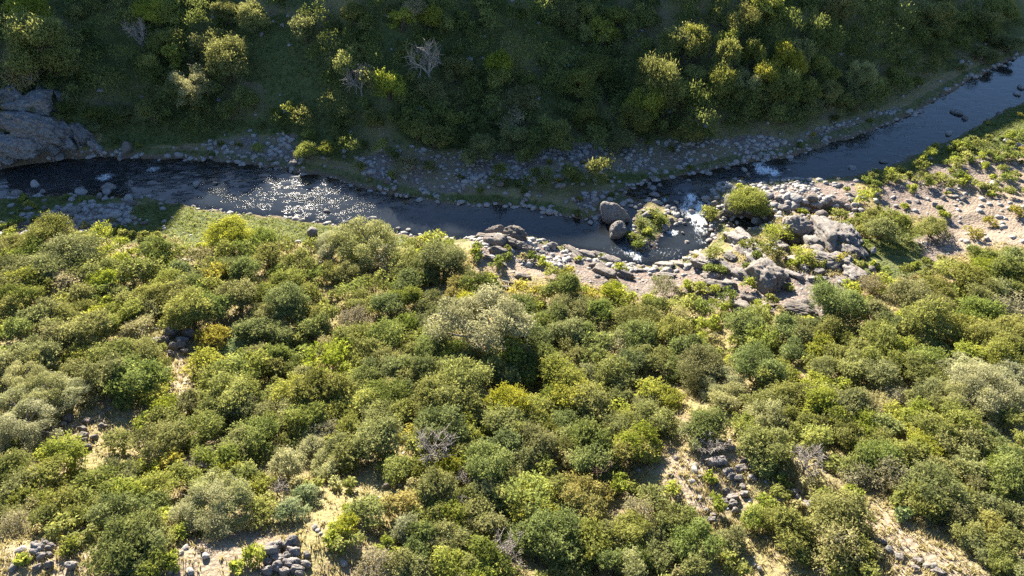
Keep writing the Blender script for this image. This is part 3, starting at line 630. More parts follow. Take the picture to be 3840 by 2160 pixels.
# medium boulders: photo point and diameter; alike enough to share ten meshes
BM = []
for i in range(10):
    v, f = rock_verts(2000 + i * 11, 3, [8, 9, 10, 12, 14][i % 5], 14, .06, 0)
    v = v * np.array([1, [.75, .9, .65, .8][i % 4], [.7, .6, .75][i % 3]])
    me = make_mesh('boulder', v, f, smooth=True); me.materials.append(M_cobble if i % 3 else M_rock); BM.append(me)
BL = {
 'C': '1515,1235,50 1275,1285,55 895,1182,32 460,1300,50 190,1322,46 330,1272,48 810,1222,40 1965,745,36 1895,750,26 1785,848,42 2065,875,66 2125,912,46 2000,1027,44 2540,677,44 2510,727,50 2110,952,30 2385,864,34 2440,1072,48 2490,1130,44 2300,910,34 2010,1108,40 150,1305,30 255,1265,28 45,1380,34 580,1180,34 905,1230,24 2495,1240,46 2340,1400,54 2270,1440,40 2010,1440,46 1190,1405,46 1230,1420,40 640,1170,26 1140,1395,36 400,1290,24 490,1335,34 1870,1200,30',
 'B': '2350,1350,52 1530,1322,54 1820,1395,44 400,1427,52 350,1375,60 378,1392,28 1340,1183,36 1325,1140,26 1378,1200,28 860,905,30 850,1190,28 1135,1240,26 1130,1168,30 1170,1190,26 625,1430,28 615,1407,24 705,1412,26 325,1215,30 1140,1320,46 1510,1275,30 1550,1285,22 1660,1280,32 1700,1240,24 2170,1140,36 2085,1290,26 1330,1350,32 1435,1355,36 1210,1385,40 2060,1345,30 2400,1415,40 2320,1430,46 2100,1372,30 2155,1395,30 1745,1390,28 1910,1365,32 1640,1350,60 1290,1180,22 20,1150,40 25,1185,34 150,1160,30 180,1225,34 520,1310,32 345,1300,34 1015,1415,34 720,1345,26 1370,1370,30 1430,1395,26 1600,1380,26 2440,1290,28 2550,1270,34 2490,1180,24 1970,1200,26',
 'A': '275,1415,66 835,1432,80 1355,1182,60 2205,1247,66 455,1197,70 910,1202,50 1485,1416,60 1440,1362,32 955,1222,26 1200,1212,30 1010,1212,24 1595,1190,34 1755,1085,40 1890,985,28 2075,1180,42 2040,1210,46 2065,1245,36 2160,1195,40 2440,1195,36 2290,1265,30 1415,1325,26 1015,1290,24 320,1310,22 1550,1355,30 1625,1410,40 600,1445,60 2115,1075,36 1640,1155,36 1590,1130,44 1720,1150,38 1800,1178,34 2220,1200,34 2450,1255,30 1975,265,40 2130,195,36 1885,225,24 1750,130,26 2060,160,22 1930,130,28',
 'D': '1000,95,60 980,65,62 870,190,105 825,272,80 435,232,72 560,148,70 548,180,60 620,15,82 810,12,72 1040,38,62 2475,165,46 440,125,34 335,70,34 340,125,36 900,110,40 840,110,46 700,85,52 790,60,40 755,45,60 545,65,50 220,130,50 130,30,80 20,260,60 560,240,50 590,230,36 580,285,40 490,217,26 1090,240,44 1110,215,24 1240,280,24 1215,95,34 1240,225,34 975,150,28 965,120,24 1055,215,30 785,240,50 640,120,28 1300,195,24 300,190,40 330,15,44 175,180,44 1000,200,44 930,240,34 660,295,30 750,300,36 720,340,26 1390,310,20 1440,330,22 200,95,40 90,110,40',
 'Q': '95,555,80 330,490,80 580,215,80 435,205,46 760,345,85 670,375,46 610,415,46 620,540,70 890,320,60 1160,305,90 1220,325,56 1035,235,50 1140,170,54 1275,215,64 1025,170,70 760,150,46 1050,480,40 1450,350,66 1660,135,100 1590,225,76 1640,300,130 1665,390,130 1800,350,60 1720,260,66 1510,145,60 1605,35,44 1630,65,40 2190,60,70 2470,60,90 2400,30,70 2180,180,60 2020,170,60 2080,125,50 2040,385,76 1970,375,56 2210,600,100 2170,510,70 2460,570,110 1830,530,46 1930,560,56 1995,520,90 1950,640,56 2510,920,76 530,680,80 705,815,110 250,675,50 400,705,40 700,490,60 470,450,50 530,500,50 330,170,40 260,120,110 1950,300,40 1870,290,36 1520,565,30 900,545,46 690,540,60 30,60,80 2450,440,130 2080,680,50 1560,680,130 1720,750,70 1830,870,120 1310,560,70 1380,580,80 1450,540,70 1230,640,80 1500,620,70 1300,640,60',
 'Q2': '2100,480,60 2200,420,50 2280,520,70 2150,560,50 2230,660,90 2420,700,70 2180,760,80 2270,800,70 2440,860,80 2120,830,70 2060,760,90 1990,820,80 1920,740,70 2000,930,60 2090,980,70 2200,960,60 2420,1000,80 2480,1080,90 2300,1080,60 2150,1120,70 2040,1080,60 1900,1010,60 1780,1000,50 1700,1120,60 850,600,70 720,560,60 640,620,60 820,690,80 640,740,60 880,560,60 760,900,50 960,640,70 1600,460,50 1740,470,60 1880,640,70 1990,600,60 2070,540,60 2540,300,70 2300,340,60 2400,250,50 2200,260,50',
 'F': '640,40,80 720,60,70 760,130,70 830,110,100 900,130,60 690,110,70 580,230,60 545,235,50 240,95,60 270,120,40 210,300,40 440,150,56 480,150,50 510,160,46 730,175,50 1010,100,80 970,60,90 1050,180,90 850,60,90 790,50,70 940,185,40 990,205,30 1110,210,40 900,190,50 930,140,50 1060,80,46 640,30,60 1150,110,40 1010,150,46 1270,65,46 1330,105,50 1290,100,40 1240,110,36 1380,55,40 1300,140,44 1460,20,44 1340,150,50 1900,100,46 1690,120,44 1850,60,36 1410,150,40 1430,590,60 1300,530,40 1960,50,40 2060,40,40 1950,165,40 1770,75,34 1610,110,34 1700,70,36 1560,640,36 2060,100,26 2120,60,40 1090,745,50 1200,690,60 1340,725,50 1030,810,44 1220,690,50',
 'P': '1220,205,56 1305,190,40 1780,155,66 1860,205,50 1790,305,50 2175,525,56 2400,530,70 2240,605,60 2180,170,80 2205,195,60 2275,225,46 2165,100,50 2540,380,60 1800,465,90 1800,420,44 1755,430,44 1775,545,56 1690,515,36 1860,560,50 1305,720,70 1360,650,60 1550,655,50 780,700,60 755,640,40 720,710,40 930,650,44 975,820,40 570,450,60 965,520,46 165,255,60 1130,835,40 1320,530,40 1355,310,40 1285,310,60 880,200,60 275,610,60 1650,600,40 1490,510,40 1520,620,36 1800,600,40 2300,850,80 2250,880,70 2340,800,50',
 'G': '1400,1240,50 1370,1280,40 1300,1300,44 1550,1300,50 1440,1420,60 1290,1420,44 2380,1090,44 2400,1110,40 520,1110,60 560,1100,50 640,480,44 170,1330,60 100,1400,50 1080,1050,36 2440,1050,36 1330,1420,40 160,1260,60',
 'H': '60,1060,60 150,1080,50 170,1100,50 280,880,50 340,770,60 2490,690,40 2530,560,40 2100,1140,50 2420,1010,30 440,770,40 20,1360,60',
 'E': '1440,455,24 720,355,70 790,355,50 1580,300,30 830,465,60 2170,580,40 2220,600,36 2280,570,36 2060,560,40 2380,590,40 2440,600,40 2530,600,40 2480,640,40 2330,620,30 2130,860,60 2000,690,50 1930,640,40 1310,790,40 780,890,20 660,330,40 600,335,40 510,300,40 430,295,36 340,275,30 240,265,36',
 'I': '580,1400,50 540,1365,30 90,660,60 60,740,50 180,960,50 90,620,50 130,860,40 930,980,50 1210,900,60 230,870,40 520,530,40 130,700,44 260,770,50 200,680,40 1640,1320,50 1560,1260,50 1900,1380,50',
}
Rn = np.random.RandomState(4)
BALL = []
for tile, txt in BL.items():
    ox, oy, k = TILES[tile]
    for q in txt.split():
        zx, zy, wz = map(float, q.split(','))
        X, Y, t = hit(ox + zx * k, oy + zy * k); X, Y, t = X[0], Y[0], t[0]
        r = wz * k / 1920 * TAN * t / 2 * 1.12
        BALL.append((r / t, X, Y, r))
BALL.sort(reverse=True)
for q0, X, Y, r in BALL[:284]:
    z = float(ground(X, Y))
    o = mobj('boulder', BM[Rn.randint(10)])
    zl = max(z, float(level(X, Y)) - .25 * r)
    o.location = (X, Y, zl + r * .22); o.scale = (r, r, r * Rn.uniform(.85, 1.15)); o.rotation_euler = (Rn.uniform(-.25, .25), Rn.uniform(-.25, .25), Rn.uniform(0, 6.3))
    THINGS.append((o, 'boulder', (X, Y, zl), r))

# pebbles and cobbles nobody could count
def scatter_stones(name, n, region, rmin, rmax, seed, label, extra=()):
    r = np.random.RandomState(seed)
    lo, hi = region
    X = r.uniform(lo[0], hi[0], n * 14); Y = r.uniform(lo[1], hi[1], n * 14)
    wgt = bil(wgr.reshape(XX.shape), X, Y) * (.30 + .70 * sstep(-.1, .28, fbm2(X / 4, Y / 4, 3, seed))) * sstep(-.9, .0, bil(DW.reshape(XX.shape), X, Y)) + .05 * (Y < 105) + .03
    wgt = wgt * (1 - .92 * np.clip(bil(wg.reshape(XX.shape), X, Y) * 1.5 - .4, 0, 1))
    wgt = wgt * np.where((X > 52) & (bil((dn - df).reshape(XX.shape), X, Y) < 0), .13, 1)
    px, py, f = project((X, Y, 0 * X)); vis = (px > -150) & (px < 4000) & (py > -100) & (py < 2400)
    keep = (r.rand(len(X)) < wgt) & vis
    X, Y = X[keep][:n], Y[keep][:n]; n = len(X)
    d, f = ICO[2] if False else ico(1)
    Z = ground(X, Y)
    R = rmin + (rmax - rmin) * r.rand(n) ** 4.6
    ex_ = np.array([(q[1], q[2], q[3]) for q in extra]).reshape(-1, 3)
    X = np.concatenate([X, ex_[:, 0]]); Y = np.concatenate([Y, ex_[:, 1]]); R = np.concatenate([R, ex_[:, 2]]); Z = ground(X, Y); n = len(X)
    nv = len(d)
    jit = 1 + .25 * r.normal(size=(n, nv)) * .6
    v = d[None] * jit[..., None] * R[:, None, None] * np.stack([r.uniform(.8, 1.3, n), r.uniform(.7, 1.1, n), r.uniform(.5, .8, n)], -1)[:, None, :]
    a = r.uniform(0, 6.3, n); ca, sa = np.cos(a)[:, None], np.sin(a)[:, None]
    v = np.stack([v[..., 0] * ca - v[..., 1] * sa, v[..., 0] * sa + v[..., 1] * ca, v[..., 2]], -1)
    v = v + np.stack([X, Y, Z + .06 * R], -1)[:, None, :]
    fc = (f[None] + (np.arange(n) * nv)[:, None, None]).reshape(-1, 3)
    me = make_mesh(name, v.reshape(-1, 3), fc, smooth=True); me.materials.append(M_cobble)
    put(mobj(name, me), 'stuff', label)
scatter_stones('cobbles', 9800, ((-115, 86), (120, 175)), .09, .72, 8, 'loose pale cobbles covering the gravel banks of the river', BALL[284:])
scatter_stones('slope_stones', 2200, ((-60, 28), (70, 100)), .08, .34, 9, 'small loose stones lying on the bare soil of the near slope')

# ------------------------------------------------------------------ vegetation meshes
def tube(P, Rr, n=5):
    """polyline points P (k,3), radii -> verts, quads"""
    P = np.asarray(P, float); k = len(P)
    V = []; 
    for i in range(k):
        t = P[min(i + 1, k - 1)] - P[max(i - 1, 0)]; t = t / (np.linalg.norm(t) + 1e-9)
        u = np.cross(t, [0.3, 0.9, 0.1]); u /= np.linalg.norm(u) + 1e-9; w_ = np.cross(t, u)
        for j in range(n):
            a = 2 * math.pi * j / n
            V.append(P[i] + Rr[i] * (u * math.cos(a) + w_ * math.sin(a)))
    F = [[i * n + j, i * n + (j + 1) % n, (i + 1) * n + (j + 1) % n, (i + 1) * n + j] for i in range(k - 1) for j in range(n)]
    return np.array(V), np.array(F)
def join(parts):
    V, F, off = [], [], 0
    for v, f in parts:
        V.append(v); F.append(f + off); off += len(v)
    return np.concatenate(V), np.concatenate(F)

def crown_data(r, R, nlobe, nleaf, leaf, flat=.74, low=.22, spread=.7, shoots=.25, lr=(.3, .48), tn=.13):
    """leaf-sized kites over a crown of uneven lobes; returns verts, quads, tone, lobe centres"""
    C = []; LR = []
    for i in range(nlobe):
        a = r.uniform(0, 2 * math.pi); e = r.uniform(0, 1) ** .85
        rad = R * spread * math.sqrt(1 - .62 * e * e) * r.uniform(.55, 1.1)
        C.append((rad * math.cos(a), rad * math.sin(a), R * flat * (low + .18 + e * .95) * r.uniform(.88, 1.1)))
        LR.append(R * r.uniform(*lr))
    C = np.array(C); LR = np.array(LR); ltone = r.uniform(.25, .75, nlobe)
    p = LR ** 2; p /= p.sum()
    idx = r.choice(nlobe, nleaf, p=p)
    d = r.normal(size=(nleaf, 3)); d[:, 2] = np.where(d[:, 2] < -.35, -d[:, 2], d[:, 2]); d /= np.linalg.norm(d, axis=1)[:, None]
    q = .55 + .5 * r.rand(nleaf) ** .6
    sh = r.rand(nleaf) < shoots
    # feathery shoots: leaves strung along a few directions that stick out of the lobe
    ns = 26
    sd_ = r.normal(size=(nlobe, ns, 3)); sd_[..., 2] = np.abs(sd_[..., 2]) * .9 + .1; sd_ /= np.linalg.norm(sd_, axis=-1)[..., None]
    sdir = sd_[idx, r.randint(0, ns, nleaf)]
    d2 = sdir + r.normal(size=(nleaf, 3)) * .07
    d = np.where(sh[:, None], d2, d); q = np.where(sh, r.uniform(.75, 1.42, nleaf), q)
    pos = C[idx] + d * (LR[idx] * q)[:, None] * np.array([1, 1, .82])
    nn = d * 1.0 + np.array([0, 0, .35]) + r.normal(size=(nleaf, 3)) * .55; nn /= np.linalg.norm(nn, axis=1)[:, None]
    ax = d * .35 + r.normal(size=(nleaf, 3)); ax = np.where(sh[:, None], d + r.normal(size=(nleaf, 3)) * .35, ax)
    ax -= nn * (ax * nn).sum(1)[:, None] * .8; ax /= np.linalg.norm(ax, axis=1)[:, None] + 1e-9
    wv = np.cross(nn, ax); wv /= np.linalg.norm(wv, axis=1)[:, None] + 1e-9
    L = leaf * r.uniform(.6, 1.5, nleaf); Wd = L * r.uniform(.28, .5, nleaf)
    v = np.stack([pos - ax * L[:, None] * .5, pos + wv * Wd[:, None] * .5, pos + ax * L[:, None] * .5, pos - wv * Wd[:, None] * .5], 1).reshape(-1, 3)
    f = np.arange(nleaf * 4).reshape(-1, 4)
    tone = np.clip(ltone[idx] + r.normal(size=nleaf) * tn + .12 * sh, 0, 1)
    return v, f, np.repeat(tone, 4), C
def tone_mesh(name, v, f, tone, mat):
    me = make_mesh(name, v, f)
    a = me.attributes.new('tone', 'FLOAT', 'POINT'); a.data.foreach_set('value', np.ascontiguousarray(tone, dtype=np.float32))
    me.materials.append(mat); return me
def limbs(r, C, R, base=.055, n=8, twigs=24):
    parts = []
    stems = r.randint(2, 4)
    tops = []
    for sI in range(stems):
        a = r.uniform(0, 6.28); b = np.array([math.cos(a), math.sin(a), 0]) * R * .06
        t = np.array([math.cos(a) * R * .22, math.sin(a) * R * .22, R * r.uniform(.35, .6)])
        mid = (b + t) / 2 + r.normal(size=3) * R * .05
        parts.append(tube([b - [0, 0, .3], mid, t], [R * base, R * base * .8, R * base * .62], 6)); tops.append(t)
    for c in C[r.permutation(len(C))[:n]]:
        t = tops[r.randint(len(tops))]; mid = (t + c) / 2 + r.normal(size=3) * R * .07
        parts.append(tube([t, mid, c], [R * base * .55, R * base * .38, R * base * .18], 5))
        for _ in range(max(1, twigs // n)):
            d = r.normal(size=3); d[2] = abs(d[2]); d /= np.linalg.norm(d)
            parts.append(tube([c - d * .05 * R, c + d * R * .22 + r.normal(size=3) * R * .04, c + d * R * r.uniform(.3, .46)], [.03, .022, .012], 3))
    return join(parts)
def bare_data(r, R, nmain=6, sub=7, tw=6, thick=.04):
    parts = []
    twp = []
    root = np.array([0, 0, -.3]); t0 = np.array([r.normal() * .06, r.normal() * .06, .28]) * R
    parts.append(tube([root, t0], [R * thick * 1.5, R * thick * 1.2], 6))
    for i in range(nmain):
        a = 6.28 * i / nmain + r.uniform(-.4, .4); el = r.uniform(.45, 1.25)
        d = np.array([math.cos(a) * math.cos(el), math.sin(a) * math.cos(el), math.sin(el)])
        e = t0 + d * R * r.uniform(.75, 1.05); m = (t0 + e) / 2 + r.normal(size=3) * R * .07
        parts.append(tube([t0, m, e], [R * thick * .9, R * thick * .6, R * thick * .25], 5))
        for j in range(sub):
            u = r.uniform(.3, 1); p0 = t0 * (1 - u) ** 2 + 2 * u * (1 - u) * m + u * u * e
            d2 = d * .6 + r.normal(size=3) * .6 + [0, 0, .25]; d2 /= np.linalg.norm(d2)
            e2 = p0 + d2 * R * r.uniform(.28, .5); m2 = (p0 + e2) / 2 + r.normal(size=3) * R * .04
            twp.append(tube([p0, m2, e2], [R * thick * .4, R * thick * .28, .02], 4))
            for k in range(tw):
                w_ = r.uniform(.25, 1); p1 = p0 * (1 - w_) + e2 * w_
                d3 = d2 * .6 + r.normal(size=3) * .7; d3 /= np.linalg.norm(d3)
                twp.append(tube([p1, p1 + d3 * R * .13, p1 + d3 * R * r.uniform(.2, .32) + r.normal(size=3) * R * .03], [.026, .022, .012], 3))
    return join(parts), join(twp)

VAR = {}
rr = np.random.RandomState(77)
DUM = LEAF['o']
def variants(key, n, **kw):
    VAR[key] = []
    for i in range(n):
        r = np.random.RandomState(rr.randint(1 << 30))
        q = dict(kw); R = q.pop('R'); lw = q.pop('limb', {})
        v, f, tone, C = crown_data(r, R, **q)
        cm = tone_mesh('crown', v, f, tone, DUM)
        tv, tf = limbs(r, C, R, **lw); tm = make_mesh('trunk', tv, tf, True); tm.materials.append(M_bark)
        VAR[key].append((cm, tm, R))
variants('small', 8, R=1.8, nlobe=9, nleaf=4000, leaf=.21, shoots=.35, limb=dict(n=5, twigs=10))
variants('mid', 9, R=2.7, nlobe=16, nleaf=8500, leaf=.225, shoots=.34, lr=(.26, .44))
variants('big', 6, R=4.2, nlobe=32, nleaf=18000, leaf=.24, shoots=.3, lr=(.22, .4), limb=dict(n=12, twigs=36))
variants('feather', 6, R=2.3, nlobe=11, nleaf=3000, leaf=.29, shoots=.75, low=.4, limb=dict(n=7, twigs=28))
variants('sparse', 6, R=2.5, nlobe=13, nleaf=2300, leaf=.24, shoots=.5, limb=dict(n=9, twigs=70))
variants('dense', 4, R=4.2, nlobe=52, nleaf=20000, leaf=.19, shoots=.16, flat=.74, spread=.86, lr=(.15, .27), tn=.08, limb=dict(n=12, twigs=20))
variants('shrub', 6, R=1.0, nlobe=6, nleaf=1100, leaf=.2, shoots=.45, low=.05, limb=dict(n=3, twigs=6))
BARE = []
for i in range(5):
    r = np.random.RandomState(500 + i)
    (tv, tf), (bv, bf) = bare_data(r, 2.6)
    tm = make_mesh('trunk', tv, tf, True); tm.materials.append(M_bark_grey); bm_ = make_mesh('branches', bv, bf, True); bm_.materials.append(M_bark_grey)
    BARE.append((bm_, tm, 2.6))

TREES = []           # x, y, R for spacing
PR = np.random.RandomState(12)
DESC = {'o': 'olive green', 'g': 'deep green', 'y': 'yellow-green', 'Y': 'bright yellow', 's': 'pale grey-green', 't': 'thin tan', 'c': 'ochre yellow', 'n': 'brown withered', 'b': 'bare grey', 'e': 'bluish green'}
PLANTS = []
def plant(X, Y, R, kind, form=None, squash=None, shrub=False, weight=1.0):
    PLANTS.append(dict(X=X, Y=Y, R=R, kind=kind, form=form, squash=squash, shrub=shrub or (R < 2.25 and kind not in 'bn'), w=weight)); TREES.append((X, Y, R))
def build(X, Y, R, kind, form, squash, shrub, w):
    z = float(ground(X, Y))
    if form is None:
        if kind in 'bn': form = 'bare'
        elif R < 1.25: form = 'shrub'
        elif kind == 't': form = 'sparse'
        elif kind == 's': form = 'dense' if R > 2.4 else 'mid'
        elif R > 3.4: form = 'big'
        elif kind in 'yc' and PR.rand() < .35: form = 'feather'
        elif R > 2.1: form = 'mid'
        else: form = 'small'
    lst = BARE if form == 'bare' else VAR[form]
    cm, tm, R0 = lst[PR.randint(len(lst))]
    nm = 'bare_tree' if form == 'bare' else 'shrub' if shrub else 'tree'
    e = empty(nm, (X, Y, z - .05))
    sc_ = R / R0; e.scale = (sc_ * PR.uniform(.84, 1.2), sc_ * PR.uniform(.84, 1.2), sc_ * (squash or PR.uniform(.8, 1.12))); e.rotation_euler = (0, 0, PR.uniform(0, 6.28))
    c = mobj('branches' if form == 'bare' else 'foliage' if shrub else 'crown', cm, e)
    t = mobj('stem' if shrub else 'trunk', tm, e)
    if form == 'bare':
        if kind == 'n':
            c.material_slots[0].link = 'OBJECT'; c.material_slots[0].material = M_twig_brown
    else:
        c.material_slots[0].link = 'OBJECT'; c.material_slots[0].material = LEAF[kind]
        if kind in 'ts':
            t.material_slots[0].link = 'OBJECT'; t.material_slots[0].material = M_bark_grey
    THINGS.append((e, (nm, kind), (X, Y, z), R))
    return e
M_twig_brown = bark_mat('brown_twigs', (.16, .10, .07), (.26, .18, .13))

